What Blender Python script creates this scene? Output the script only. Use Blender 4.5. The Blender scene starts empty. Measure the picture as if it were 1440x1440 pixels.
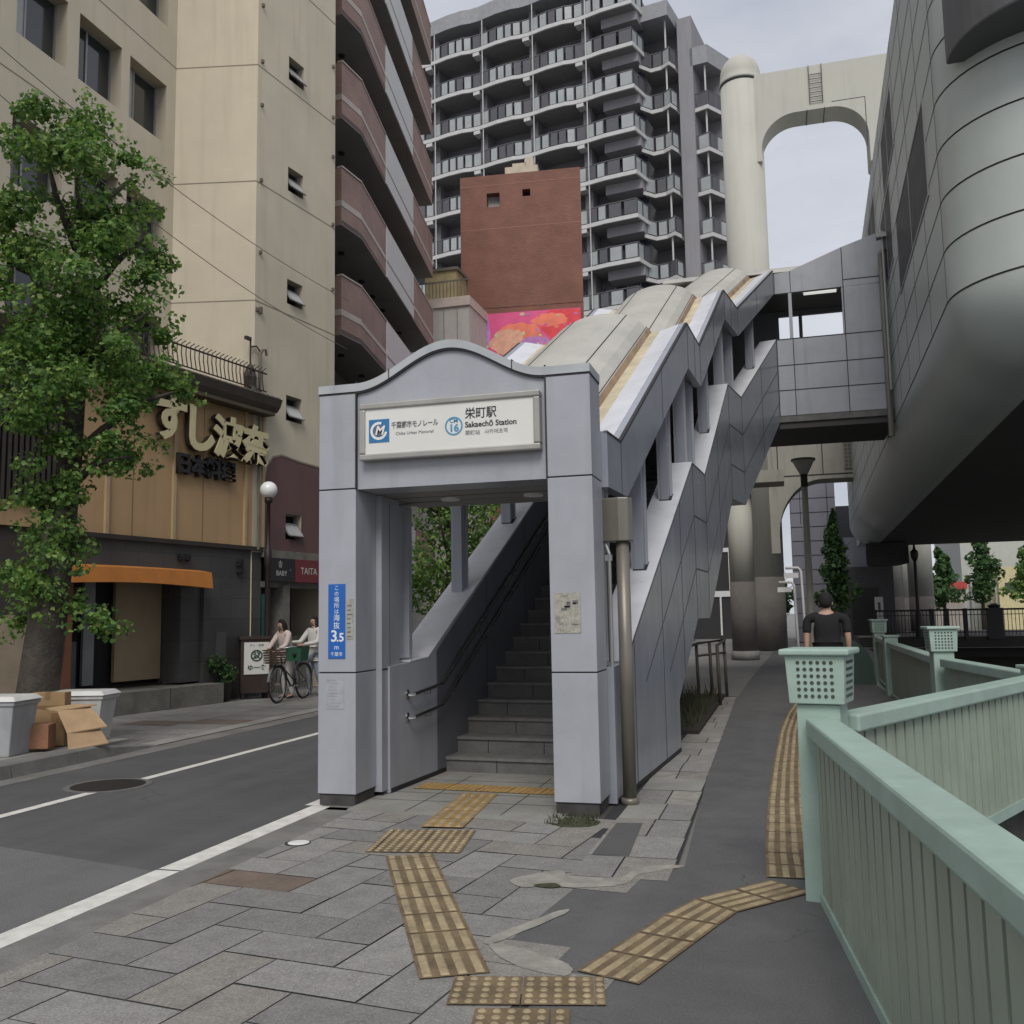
import bpy, bmesh, math, random
from mathutils import Vector, Matrix
R = math.radians
random.seed(11)
# ------------------------------------------------------------------ camera, sky, sun, exposure
scn = bpy.context.scene
col = scn.collection
cam = bpy.data.cameras.new('camera'); camo = bpy.data.objects.new('camera', cam); col.objects.link(camo)
scn.camera = camo
YAW, PIT, ROL = R(15.75), R(6.25), R(1.0)
fw = Vector((-math.sin(YAW)*math.cos(PIT), math.cos(YAW)*math.cos(PIT), math.sin(PIT)))
rt = Vector((math.cos(YAW), math.sin(YAW), 0)); up = rt.cross(fw)
r2 = rt*math.cos(ROL) - up*math.sin(ROL); u2 = rt*math.sin(ROL) + up*math.cos(ROL)
m3 = Matrix((r2, u2, -fw)).transposed()
camo.matrix_world = Matrix.Translation((0, 0, 1.55)) @ m3.to_4x4()
cam.sensor_fit = 'HORIZONTAL'; cam.sensor_width = 36.0; cam.lens = 36.0*1340/1440
cam.clip_start = 0.05; cam.clip_end = 3000

SUN_EL, SUN_AZ = R(48), R(170)          # azimuth measured clockwise from +Y: behind the camera
w = bpy.data.worlds.new('World'); scn.world = w; w.use_nodes = True
nt = w.node_tree; N = nt.nodes; Lk = nt.links
N.clear()
out = N.new('ShaderNodeOutputWorld'); bg = N.new('ShaderNodeBackground'); bg.inputs[1].default_value = 0.11
sky = N.new('ShaderNodeTexSky'); sky.sky_type = 'NISHITA'; sky.sun_disc = False
sky.sun_elevation = SUN_EL; sky.sun_rotation = SUN_AZ; sky.air_density = 1.0; sky.dust_density = 3.0
tc = N.new('ShaderNodeTexCoord'); mp = N.new('ShaderNodeMapping'); mp.inputs['Scale'].default_value = (1.0, 1.0, 2.2)
nz = N.new('ShaderNodeTexNoise'); nz.inputs['Scale'].default_value = 2.6; nz.inputs['Detail'].default_value = 6; nz.inputs['Roughness'].default_value = .55
cr = N.new('ShaderNodeValToRGB')
cr.color_ramp.elements[0].position = .3; cr.color_ramp.elements[0].color = (3.5, 3.75, 4.35, 1)
cr.color_ramp.elements[1].position = .68; cr.color_ramp.elements[1].color = (5.6, 5.7, 6.05, 1)
mx = N.new('ShaderNodeMix'); mx.data_type = 'RGBA'; mx.inputs[0].default_value = .9
Lk.new(tc.outputs['Generated'], mp.inputs[0]); Lk.new(mp.outputs[0], nz.inputs['Vector']); Lk.new(nz.outputs[0], cr.inputs[0])
Lk.new(sky.outputs[0], mx.inputs[6]); Lk.new(cr.outputs[0], mx.inputs[7]); Lk.new(mx.outputs[2], bg.inputs[0]); Lk.new(bg.outputs[0], out.inputs[0])
sl = bpy.data.lights.new('sun', 'SUN'); sl.energy = 1.7; sl.angle = R(28); sl.color = (1, .96, .9)
so = bpy.data.objects.new('sun', sl); col.objects.link(so)
sd = Vector((math.sin(SUN_AZ)*math.cos(SUN_EL), math.cos(SUN_AZ)*math.cos(SUN_EL), math.sin(SUN_EL)))
so.rotation_euler = sd.to_track_quat('Z', 'Y').to_euler()
scn.view_settings.view_transform = 'Standard'; scn.view_settings.look = 'None'
scn.view_settings.exposure = 0.30; scn.view_settings.gamma = 1.0
scn.view_settings.use_curve_mapping = False
scn.cycles.max_bounces = 8; scn.cycles.diffuse_bounces = 4

# ------------------------------------------------------------------ helpers
MATS = {}
def mat(name, c, rough=.6, metal=0., var=.12, scale=3., bump=0., bscale=60., streak=0., speck=0., stain=None, wear=0., spec=.5, emit=0., coat=0.):
    if name in MATS: return MATS[name]
    m = bpy.data.materials.new(name); m.use_nodes = True; MATS[name] = m
    t = m.node_tree; n = t.nodes; l = t.links
    b = n['Principled BSDF']; b.inputs['Roughness'].default_value = rough; b.inputs['Metallic'].default_value = metal
    b.inputs['Specular IOR Level'].default_value = spec
    if coat: b.inputs['Coat Weight'].default_value = coat
    tc = n.new('ShaderNodeTexCoord')
    nz = n.new('ShaderNodeTexNoise'); nz.inputs['Scale'].default_value = scale; nz.inputs['Detail'].default_value = 7; nz.inputs['Roughness'].default_value = .62
    l.new(tc.outputs['Object'], nz.inputs['Vector'])
    def mixc(fac, a, bcol):
        q = n.new('ShaderNodeMix'); q.data_type = 'RGBA'; l.new(fac, q.inputs[0])
        if isinstance(a, tuple): q.inputs[6].default_value = a
        else: l.new(a, q.inputs[6])
        q.inputs[7].default_value = bcol; return q.outputs[2]
    def ramp(src, a, bb):
        q = n.new('ShaderNodeMapRange'); q.inputs[1].default_value = a; q.inputs[2].default_value = bb; l.new(src, q.inputs[0]); return q.outputs[0]
    lo = tuple(max(0, x*(1-var)) for x in c)+(1,); hi = tuple(min(1, x*(1+var)) for x in c)+(1,)
    cc = mixc(ramp(nz.outputs[0], .3, .7), lo, hi)
    if streak:
        mp = n.new('ShaderNodeMapping'); mp.inputs['Scale'].default_value = (2.2, 2.2, .16); l.new(tc.outputs['Object'], mp.inputs[0])
        n2 = n.new('ShaderNodeTexNoise'); n2.inputs['Scale'].default_value = 2.4; n2.inputs['Detail'].default_value = 5; l.new(mp.outputs[0], n2.inputs['Vector'])
        f = ramp(n2.outputs[0], .52, .82); q = n.new('ShaderNodeMath'); q.operation = 'MULTIPLY'; q.inputs[1].default_value = streak; l.new(f, q.inputs[0])
        sc = stain or tuple(x*.45 for x in c)
        cc = mixc(q.outputs[0], cc, tuple(sc)+(1,))
    if wear:
        mp = n.new('ShaderNodeMapping'); mp.inputs['Scale'].default_value = (1.6, .05, 1); l.new(tc.outputs['Object'], mp.inputs[0])
        n2 = n.new('ShaderNodeTexNoise'); n2.inputs['Scale'].default_value = 1.3; n2.inputs['Detail'].default_value = 6; l.new(mp.outputs[0], n2.inputs['Vector'])
        f = ramp(n2.outputs[0], .45, .7); q = n.new('ShaderNodeMath'); q.operation = 'MULTIPLY'; q.inputs[1].default_value = wear; l.new(f, q.inputs[0])
        cc = mixc(q.outputs[0], cc, tuple(x*1.45 for x in c)+(1,))
        vo = n.new('ShaderNodeTexVoronoi'); vo.feature = 'DISTANCE_TO_EDGE'; vo.inputs['Scale'].default_value = .55
        n5 = n.new('ShaderNodeTexNoise'); n5.inputs['Scale'].default_value = 3; n5.inputs['Detail'].default_value = 5; l.new(tc.outputs['Object'], n5.inputs['Vector'])
        va = n.new('ShaderNodeVectorMath'); va.operation = 'MULTIPLY_ADD'; va.inputs[1].default_value = (.5, .5, .5); l.new(n5.outputs[1], va.inputs[0]); l.new(tc.outputs['Object'], va.inputs[2]); l.new(va.outputs[0], vo.inputs['Vector'])
        f = ramp(vo.outputs['Distance'], .006, .0); f2 = ramp(nz.outputs[0], .5, .6); q = n.new('ShaderNodeMath'); q.operation = 'MULTIPLY'; l.new(f, q.inputs[0]); l.new(f2, q.inputs[1]); q2 = n.new('ShaderNodeMath'); q2.operation = 'MULTIPLY'; q2.inputs[1].default_value = .75; l.new(q.outputs[0], q2.inputs[0])
        cc = mixc(q2.outputs[0], cc, tuple(x*.35 for x in c)+(1,))
    if speck:
        n3 = n.new('ShaderNodeTexNoise'); n3.inputs['Scale'].default_value = 95; n3.inputs['Detail'].default_value = 2; l.new(tc.outputs['Object'], n3.inputs['Vector'])
        f = ramp(n3.outputs[0], .5, .75); q = n.new('ShaderNodeMath'); q.operation = 'MULTIPLY'; q.inputs[1].default_value = speck; l.new(f, q.inputs[0])
        cc = mixc(q.outputs[0], cc, tuple(min(1, x*1.9) for x in c)+(1,))
        f = ramp(n3.outputs[0], .45, .25); q = n.new('ShaderNodeMath'); q.operation = 'MULTIPLY'; q.inputs[1].default_value = speck; l.new(f, q.inputs[0])
        cc = mixc(q.outputs[0], cc, tuple(x*.4 for x in c)+(1,))
    l.new(cc, b.inputs['Base Color'])
    rr = ramp(nz.outputs[0], .2, .8); q = n.new('ShaderNodeMapRange'); q.inputs[3].default_value = max(.02, rough-.08); q.inputs[4].default_value = min(1, rough+.08); l.new(rr, q.inputs[0]); l.new(q.outputs[0], b.inputs['Roughness'])
    if bump:
        n4 = n.new('ShaderNodeTexNoise'); n4.inputs['Scale'].default_value = bscale; n4.inputs['Detail'].default_value = 4; l.new(tc.outputs['Object'], n4.inputs['Vector'])
        bp = n.new('ShaderNodeBump'); bp.inputs['Strength'].default_value = bump; bp.inputs['Distance'].default_value = .02; l.new(n4.outputs[0], bp.inputs['Height']); l.new(bp.outputs[0], b.inputs['Normal'])
    if emit:
        b.inputs['Emission Color'].default_value = tuple(c)+(1,); b.inputs['Emission Strength'].default_value = emit
    return m

def leafmat(name, c):
    m = mat(name, c, .5, var=.3, scale=2.5, spec=.35); t = m.node_tree; n = t.nodes; l = t.links
    if 'tl' in n: return m
    b = n['Principled BSDF']; tl = n.new('ShaderNodeBsdfTranslucent'); tl.name = 'tl'; mxs = n.new('ShaderNodeMixShader'); mxs.inputs[0].default_value = .38
    src = b.inputs['Base Color'].links[0].from_socket; hs = n.new('ShaderNodeHueSaturation'); hs.inputs['Value'].default_value = 1.5; hs.inputs['Hue'].default_value = .485; l.new(src, hs.inputs['Color']); l.new(hs.outputs[0], tl.inputs[0])
    o = n['Material Output']; l.new(b.outputs[0], mxs.inputs[1]); l.new(tl.outputs[0], mxs.inputs[2]); l.new(mxs.outputs[0], o.inputs[0]); return m
def glassy(name, c=(.02, .025, .03), rough=.07):
    return mat(name, c, rough=rough, var=.2, scale=1.5, spec=.8)

def brickmat(name, c1, c2, mortar, scale, rough=.8, bw=.5, rh=.25, msize=.02):
    if name in MATS: return MATS[name]
    m = bpy.data.materials.new(name); m.use_nodes = True; MATS[name] = m
    t = m.node_tree; n = t.nodes; l = t.links; b = n['Principled BSDF']; b.inputs['Roughness'].default_value = rough
    tc = n.new('ShaderNodeTexCoord'); sx = n.new('ShaderNodeSeparateXYZ'); l.new(tc.outputs['Object'], sx.inputs[0])
    ad = n.new('ShaderNodeMath'); ad.operation = 'ADD'; l.new(sx.outputs[0], ad.inputs[0]); l.new(sx.outputs[1], ad.inputs[1])
    cb = n.new('ShaderNodeCombineXYZ'); l.new(ad.outputs[0], cb.inputs[0]); l.new(sx.outputs[2], cb.inputs[1])
    br = n.new('ShaderNodeTexBrick'); br.inputs['Scale'].default_value = scale
    br.inputs['Color1'].default_value = c1+(1,); br.inputs['Color2'].default_value = c2+(1,); br.inputs['Mortar'].default_value = mortar+(1,)
    br.inputs['Mortar Size'].default_value = msize; br.inputs['Brick Width'].default_value = bw; br.inputs['Row Height'].default_value = rh
    l.new(cb.outputs[0], br.inputs['Vector'])
    nz = n.new('ShaderNodeTexNoise'); nz.inputs['Scale'].default_value = 1.1; nz.inputs['Detail'].default_value = 6; l.new(tc.outputs['Object'], nz.inputs['Vector'])
    mr = n.new('ShaderNodeMapRange'); mr.inputs[1].default_value = .3; mr.inputs[2].default_value = .7; mr.inputs[3].default_value = .82; mr.inputs[4].default_value = 1.15; l.new(nz.outputs[0], mr.inputs[0])
    mu = n.new('ShaderNodeVectorMath'); mu.operation = 'SCALE'; l.new(br.outputs[0], mu.inputs[0]); l.new(mr.outputs[0], mu.inputs['Scale']); l.new(mu.outputs[0], b.inputs['Base Color'])
    return m

I4 = Matrix.Identity(4)
def frame(x, y, z=0, deg=0): return Matrix.Translation((x, y, z)) @ Matrix.Rotation(R(deg), 4, 'Z')

def meta(o, label=None, cat=None, group=None, kind=None):
    if label: o['label'] = label
    if cat: o['category'] = cat
    if group: o['group'] = group
    if kind: o['kind'] = kind
    return o
def thing(name, label, cat, M=I4, group=None):
    o = bpy.data.objects.new(name, None); o.empty_display_size = .3; o.matrix_basis = M; col.objects.link(o)
    return meta(o, label, cat, group)
def wmat(o):
    M = o.matrix_basis.copy()
    p = o.parent
    while p: M = p.matrix_basis @ M; p = p.parent
    return M

class MB:
    def __init__(s, M=I4): s.M = M; s.v = []; s.f = []; s.mi = []; s.ms = []; s.cur = 0; s.sm = []; s.smooth = False
    def use(s, m):
        if m not in s.ms: s.ms.append(m)
        s.cur = s.ms.index(m); return s
    def add(s, vs, fs):
        k = len(s.v); s.v += [s.M @ Vector(p) for p in vs]
        for f in fs: s.f.append([k+i for i in f]); s.mi.append(s.cur); s.sm.append(s.smooth)
        return s
    def poly(s, pts): return s.add(pts, [list(range(len(pts)))])
    def box(s, x0, x1, y0, y1, z0, z1, T=I4):
        p = [T @ Vector(q) for q in ((x0,y0,z0),(x1,y0,z0),(x1,y1,z0),(x0,y1,z0),(x0,y0,z1),(x1,y0,z1),(x1,y1,z1),(x0,y1,z1))]
        return s.add(p, [(0,3,2,1),(4,5,6,7),(0,1,5,4),(1,2,6,5),(2,3,7,6),(3,0,4,7)])
    def hexa(s, a, b):
        n = len(a)
        return s.add(list(a)+list(b), [list(range(n))[::-1], list(range(n, 2*n))]+[(i, (i+1) % n, n+(i+1) % n, n+i) for i in range(n)])
    def prism(s, poly, ax, a, b):
        def P(q, t): return (t, q[0], q[1]) if ax == 'x' else ((q[0], t, q[1]) if ax == 'y' else (q[0], q[1], t))
        return s.hexa([P(q, a) for q in poly], [P(q, b) for q in poly])
    def tube(s, pts, r, n=8, caps=True):
        pts = [Vector(p) for p in pts]; rs = r if isinstance(r, (list, tuple)) else [r]*len(pts)
        vs = []; d0 = None; U = None
        for i, p in enumerate(pts):
            d = (pts[min(i+1, len(pts)-1)]-pts[max(i-1, 0)]).normalized()
            if U is None: U = d.orthogonal().normalized()
            else: U = (U - d*U.dot(d)).normalized()
            W = d.cross(U)
            for k in range(n):
                a = 2*math.pi*k/n; vs.append(p+(U*math.cos(a)+W*math.sin(a))*rs[i])
        fs = []
        for i in range(len(pts)-1):
            for k in range(n): fs.append((i*n+k, i*n+(k+1) % n, (i+1)*n+(k+1) % n, (i+1)*n+k))
        if caps: fs += [tuple(range(n))[::-1], tuple((len(pts)-1)*n+k for k in range(n))]
        return s.add(vs, fs)
    def lathe(s, prof, c=(0, 0, 0), n=16):
        vs = []
        for r, z in prof:
            for k in range(n): a = 2*math.pi*k/n; vs.append((c[0]+r*math.cos(a), c[1]+r*math.sin(a), c[2]+z))
        fs = []
        for i in range(len(prof)-1):
            for k in range(n): fs.append((i*n+k, i*n+(k+1) % n, (i+1)*n+(k+1) % n, (i+1)*n+k))
        fs += [tuple(range(n))[::-1], tuple((len(prof)-1)*n+k for k in range(n))]
        return s.add(vs, fs)
    def wall(s, x0, x1, z0, z1, ops, depth, y=0., rmat=None):
        xs = sorted(set([x0, x1]+[v for o in ops for v in o[:2]])); zs = sorted(set([z0, z1]+[v for o in ops for v in o[2:]]))
        for i in range(len(xs)-1):
            for j in range(len(zs)-1):
                a, b, c, d = xs[i], xs[i+1], zs[j], zs[j+1]
                if any(o[0] <= a+1e-6 and o[1] >= b-1e-6 and o[2] <= c+1e-6 and o[3] >= d-1e-6 for o in ops): continue
                s.poly([(a,y,c),(b,y,c),(b,y,d),(a,y,d)])
        k = s.cur
        if rmat: s.use(rmat)
        for a, b, c, d in ops:
            e = y+depth
            s.poly([(a,y,c),(a,e,c),(b,e,c),(b,y,c)]); s.poly([(a,y,d),(b,y,d),(b,e,d),(a,e,d)])
            s.poly([(a,y,c),(a,y,d),(a,e,d),(a,e,c)]); s.poly([(b,y,c),(b,e,c),(b,e,d),(b,y,d)])
        s.cur = k; return s
    def build(s, name, m=None, parent=None, bevel=0., label=None, cat=None, group=None, kind=None, origin=None, smooth=None):
        me = bpy.data.meshes.new(name)
        if parent is not None: T = wmat(parent).inverted()
        elif origin is not None: T = Matrix.Translation(-Vector(origin))
        else:
            c = Vector((sum(v.x for v in s.v)/len(s.v), sum(v.y for v in s.v)/len(s.v), min(v.z for v in s.v))); origin = c; T = Matrix.Translation(-c)
        me.from_pydata([T @ v for v in s.v], [], s.f)
        ms = s.ms or [m]
        for q in ms: me.materials.append(q)
        me.polygons.foreach_set('material_index', s.mi); me.polygons.foreach_set('use_smooth', [bool(smooth) if smooth is not None else x for x in s.sm])
        me.update()
        o = bpy.data.objects.new(name, me); col.objects.link(o)
        if parent is not None: o.parent = parent
        else: o.location = origin
        if bevel:
            b = o.modifiers.new('bevel', 'BEVEL'); b.width = bevel; b.segments = 2; b.limit_method = 'ANGLE'; b.angle_limit = R(40)
        return meta(o, label, cat, group, kind)

def text(name, s, size, M, m, parent=None, ext=.004, off=0., align='CENTER', sx=1., label=None, cat=None, group=None, shear=0., bevel=0.):
    cu = bpy.data.curves.new(name, 'FONT'); cu.body = s; cu.size = size; cu.extrude = ext; cu.offset = off; cu.align_x = align; cu.align_y = 'CENTER'; cu.shear = shear; cu.bevel_depth = bevel
    cu.resolution_u = 3
    o = bpy.data.objects.new(name, cu); col.objects.link(o)
    bpy.context.view_layer.update()
    dg = bpy.context.evaluated_depsgraph_get(); me = bpy.data.meshes.new_from_object(o.evaluated_get(dg))
    bpy.data.objects.remove(o); bpy.data.curves.remove(cu)
    T = (wmat(parent).inverted() if parent is not None else I4) @ M @ Matrix.Diagonal((sx, 1, 1, 1))
    c = Vector((0, 0, 0))
    if parent is None: c = T.translation.copy(); T = Matrix.Translation(-c) @ T
    me.transform(T); me.materials.clear(); me.materials.append(m); me.name = name
    q = bpy.data.objects.new(name, me); col.objects.link(q)
    if parent is not None: q.parent = parent
    else: q.location = c
    return meta(q, label, cat, group)
FX = Matrix.Rotation(R(90), 4, 'X')      # stands a text up in the xz plane, reading along +x, facing -y
def copy_tree(o, parent=None):
    c = o.copy(); col.objects.link(c)
    if parent: c.parent = parent
    for ch in [q for q in KIDS.get(o.name, [])]: copy_tree(ch, c)
    return c
KIDS = {}
def index_kids(o):
    ks = [q for q in bpy.data.objects if q.parent == o]; KIDS[o.name] = ks
    for k in ks: index_kids(k)
def cluster_leaf(mb, c, n, size, rad, mats, flat=1., droop=.0):
    for _ in range(n):
        while True:
            p = Vector((random.uniform(-1,1), random.uniform(-1,1), random.uniform(-1,1)))
            if p.length <= 1: break
        p = p.normalized()*(p.length**.55)
        q = Vector(c)+Vector((p.x*rad[0], p.y*rad[1], p.z*rad[2]))
        a = Vector((random.gauss(0,1), random.gauss(0,1), random.gauss(0,.6))).normalized()
        nn = (p*.7+Vector((random.gauss(0,.5), random.gauss(0,.5), random.gauss(0.35,.5)))).normalized()
        a = (a-nn*a.dot(nn)).normalized(); b = nn.cross(a); s = size*random.uniform(.6, 1.25)
        mb.use(random.choices(mats, (4,3,3,2)[:len(mats)])[0])
        mb.add([q-a*s*.5, q-b*s*.42+a*s*.15, q+a*s*.5-b*s*.1-nn*s*.12, q+b*s*.42+a*s*.1], [(0,1,2,3)])

# ------------------------------------------------------------------ materials
M_asph = mat('asphalt_new', (.078, .078, .080), .85, var=.2, scale=1.2, bump=.35, bscale=140, speck=.25, wear=.55)
M_asph2 = mat('asphalt_old', (.122, .122, .120), .9, var=.2, scale=2, bump=.5, bscale=110, speck=.45, wear=.5)
M_path = mat('path_asphalt', (.098, .098, .10), .88, var=.2, scale=2.2, bump=.4, bscale=120, speck=.35, wear=.4)
M_conc = mat('concrete', (.24, .235, .215), .85, var=.25, scale=1.4, bump=.25, bscale=40, speck=.2)
M_gut = mat('gutter_concrete', (.16, .155, .145), .88, var=.3, scale=2.5, bump=.3, bscale=50, speck=.2)
M_white = mat('road_paint', (.62, .61, .57), .7, var=.18, scale=9, bump=.15, bscale=90, speck=.12)
PAV = [mat('paver_%s' % k, c, .85, var=.16, scale=6, bump=.3, bscale=120, speck=.5) for k, c in
       (('grey', (.205, .199, .188)), ('pale', (.235, .228, .215)), ('dull', (.18, .175, .166)), ('warm', (.215, .203, .185)))]
M_patch = mat('cement_patch', (.27, .26, .232), .9, var=.3, scale=7, bump=.4, bscale=30, speck=.15)
M_brownp = mat('paver_brown', (.15, .115, .092), .88, var=.2, scale=4, bump=.25, bscale=90, speck=.3)
M_tac = mat('tactile_base', (.155, .112, .064), .85, var=.45, scale=5, bump=.3, bscale=70, speck=.3)
M_tacb = mat('tactile_bar', (.31, .248, .15), .8, var=.4, scale=6, speck=.2)
M_taco = mat('tactile_shaded', (.30, .19, .07), .7, var=.25, scale=6, speck=.15)  # yellow tactile tiles, with the orange cast of the entrance shade painted in
M_joint = mat('joint_black', (.03, .03, .034), .8)
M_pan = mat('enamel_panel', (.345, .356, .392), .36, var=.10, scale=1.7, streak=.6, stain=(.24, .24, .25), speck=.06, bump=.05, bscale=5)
M_pan_shaded = mat('enamel_panel_shaded', (.285, .305, .35), .22, var=.08, scale=1.3, streak=.3, stain=(.12, .13, .15), bump=.05, bscale=4)  # same enamel, darkened in colour to paint shade from the station overhead
M_cap = mat('cap_metal', (.40, .42, .43), .4, var=.12, scale=2, streak=.4)
M_vault = mat('roof_vault', (.42, .41, .37), .55, var=.14, scale=1.2, speck=.05, streak=.2)
M_cream = mat('gutter_cream', (.50, .44, .31), .7, var=.25, scale=3)
M_rust = mat('gutter_ochre', (.30, .21, .135), .7, var=.3, scale=4)
M_sill = mat('sill_metal_skylit', (.62, .635, .68), .32, var=.08, scale=2, streak=.25)  # pale painted metal, lightened further so the colour carries sky light
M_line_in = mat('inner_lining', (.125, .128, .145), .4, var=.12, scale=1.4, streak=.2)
M_ceil = mat('ceiling_panel', (.26, .255, .245), .6, var=.1, scale=1)
M_step = mat('step_stone', (.13, .128, .122), .8, var=.25, scale=4, bump=.2, bscale=60, speck=.3)
M_nose = mat('step_nosing', (.16, .157, .148), .7, var=.25, scale=6, speck=.2)
M_steel = mat('stainless', (.5, .5, .5), .25, 1., var=.08)
M_pipe = mat('drain_pipe', (.20, .185, .155), .4, .3, var=.15, scale=2, streak=.4)
M_frame = mat('sign_frame', (.36, .35, .32), .4, .4, var=.1)
M_signw = mat('sign_white', (.68, .68, .64), .35, var=.04)
M_blk = mat('ink_black', (.02, .02, .022), .6)
M_gry = mat('ink_grey', (.12, .12, .125), .6)
M_blue = mat('logo_blue', (.025, .16, .36), .4, var=.05)
M_cyan = mat('ring_blue', (.07, .27, .45), .4, var=.05)
M_bsign = mat('notice_blue', (.012, .11, .42), .4, var=.08)
M_whi = mat('white_paint', (.72, .72, .70), .5, var=.08)
M_tape = mat('paper_residue', (.33, .315, .27), .9, var=.35, scale=22, speck=.4)
M_dark = mat('dark_void', (.012, .012, .014), .8)
M_glass = glassy('window_glass')
M_alu = mat('aluminium', (.32, .32, .31), .4, .5, var=.1)
M_trunk = mat('bark', (.058, .048, .040), .95, var=.45, scale=7, bump=1., bscale=24, streak=.5, stain=(.03, .025, .02))
LEAF = [leafmat('leaf_%s' % k, c) for k, c in (('mid', (.085, .175, .040)), ('dark', (.055, .125, .032)), ('light', (.14, .26, .055)), ('yellow', (.21, .30, .08)))]
LEAFD = [leafmat('leafd_%s' % k, c) for k, c in (('mid', (.050, .11, .036)), ('dark', (.034, .078, .03)), ('light', (.09, .17, .05)))]

# ------------------------------------------------------------------ ground, road, pavements, canal
RAILC = [(.55, -6), (.52, 2.4), (.20, 5.5), (.36, 5.95), (2.0, 9.45), (1.85, 14.1), (1.75, 23.8), (3.0, 27), (3.2, 42)]   # edge of the canal on the path side
g = MB(); g.use(mat('ground_far', (.19, .186, .175), .9, var=.2, scale=.3))
g.poly([(-300, -60, -.02)]+[(.55, -60, -.02)]+[(x, y, -.02) for x, y in RAILC]+[(60, 42, -.02), (60, -60, -.02), (400, -60, -.02), (400, 700, -.02), (-300, 700, -.02)])
g.build('ground', kind='structure')
g = MB().use(mat('canal_water', (.018, .024, .02), .06, var=.3, scale=1., bump=.12, bscale=5, spec=.6)); g.poly([(-2, -60, -2.6), (60, -60, -2.6), (60, 44, -2.6), (-2, 44, -2.6)]); g.build('canal_water', kind='structure')
g = MB().use(mat('canal_stone', (.07, .068, .06), .9, var=.3, scale=2, streak=.5, bump=.4, bscale=20))
P = [(.55, -60)]+RAILC
for (a, b), (c, d) in zip(P, P[1:]): g.poly([(a, b, -2.8), (c, d, -2.8), (c, d, -.015), (a, b, -.015)])
g.build('canal_wall', kind='structure')
# roadway
g = MB(); g.use(M_asph2); g.poly([(-7.42, -8, 0), (-3.6, -8, 0), (-3.6, 5.27, 0), (-7.42, 6.14, 0)])
g.use(M_asph); g.poly([(-7.42, 6.14, 0), (-3.6, 5.27, 0), (-3.6, 30, 0), (-5.2, 60, 0), (-10, 100, 0), (-14, 100, 0), (-9.2, 60, 0), (-7.42, 30, 0)])
g.build('road', kind='structure')
g = MB().use(M_gut); g.poly([(-3.72, -8, .003), (-3.42, -8, .003), (-3.42, 7.4, .003), (-3.72, 7.4, .003)]); g.poly([(-3.8, 7.3, .003), (-3.5, 7.3, .003), (-3.5, 30, .003), (-3.8, 30, .003)])
g.poly([(-7.75, -8, .003), (-7.36, -8, .003), (-7.36, 30, .003), (-7.75, 30, .003)]); g.build('gutter', kind='structure')
def stripe(x, wd, segs):
    g = MB().use(M_white)
    for a, b in segs: g.poly([(x-wd/2, a, .004), (x+wd/2, a, .004), (x+wd/2, b, .004), (x-wd/2, b, .004)])
    return g
g = stripe(-3.79, .17, [(-8, 5.35), (5.37, 7.42)]); g.poly([(-3.95, 7.43, .004), (-3.80, 7.43, .004), (-3.86, 30, .004), (-4.0, 30, .004)])
for a, b in ((-6.25, 7.72), (-6.25, 40)): pass
for a, b in ((-8, 7.74), (8.2, 40)): g.poly([(-6.27, a, .004), (-6.16, a, .004), (-6.16, b, .004), (-6.27, b, .004)])
g.build('road_marking', kind='structure')
g = MB().use(mat('manhole_iron', (.030, .029, .028), .55, .4, var=.3, scale=30, bump=.6, bscale=80)); g.lathe([(.34, 0), (.34, .006), (.30, .0075), (0.01, .0075)], (-6.33, 7.97, 0), 28)
g.use(M_asph2); g.lathe([(.40, 0), (.40, .0045), (.35, .0045)], (-6.33, 7.97, 0), 28)
g.build('manhole_cover', label='round dark iron manhole cover breaking the far white road line', cat='manhole cover')
# far pavement with a raised kerb near the tree, dropped further on
g = MB().use(M_conc)
g.poly([(-16, -8, .12), (-7.9, -8, .12), (-7.9, 10.35, .12), (-16, 10.35, .12)]); g.build('far_pavement_base', kind='structure')
g = MB()
for i in range(60):
    for j in range(10):
        x0 = -7.92-.9*(j+1); y0 = 10.3+.6*i+(.3 if j % 2 else 0)
        g.use(random.choices(PAV+[M_conc, M_brownp], (3, 3, 3, 3, 4, .6))[0]); z = .03+random.uniform(0, .003)
        z2 = z
        if y0 > 45: continue
        g.poly([(x0+.006, y0+.006, z2), (x0+.894, y0+.006, z2), (x0+.894, y0+.594, z2), (x0+.006, y0+.594, z2)])
g.use(M_joint); g.poly([(-17, 10.3, .022), (-7.9, 10.3, .022), (-7.9, 46, .022), (-17, 46, .022)])
g.use(M_conc); g.poly([(-7.92, 10.32, .03), (-7.70, 10.32, .012), (-7.70, 46, .012), (-7.92, 46, .03)])
g.build('far_pavement', kind='structure')
g = MB().use(M_gut)
y = -8
while y < 9.4:
    L = .95; r_ = .02; g.prism([(-7.90, 0), (-7.63, 0), (-7.65, .135), (-7.675, .155), (-7.90, .155)], 'y', y+.006, min(y+L, 9.4)-.006); y += L
g.hexa([(-7.90, 9.4, 0), (-7.63, 9.4, 0), (-7.65, 9.4, .135), (-7.675, 9.4, .155), (-7.90, 9.4, .155)], [(-7.90, 10.5, 0), (-7.63, 10.5, 0), (-7.64, 10.5, .02), (-7.675, 10.5, .03), (-7.90, 10.5, .03)])
g.build('kerb', kind='structure')
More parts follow.
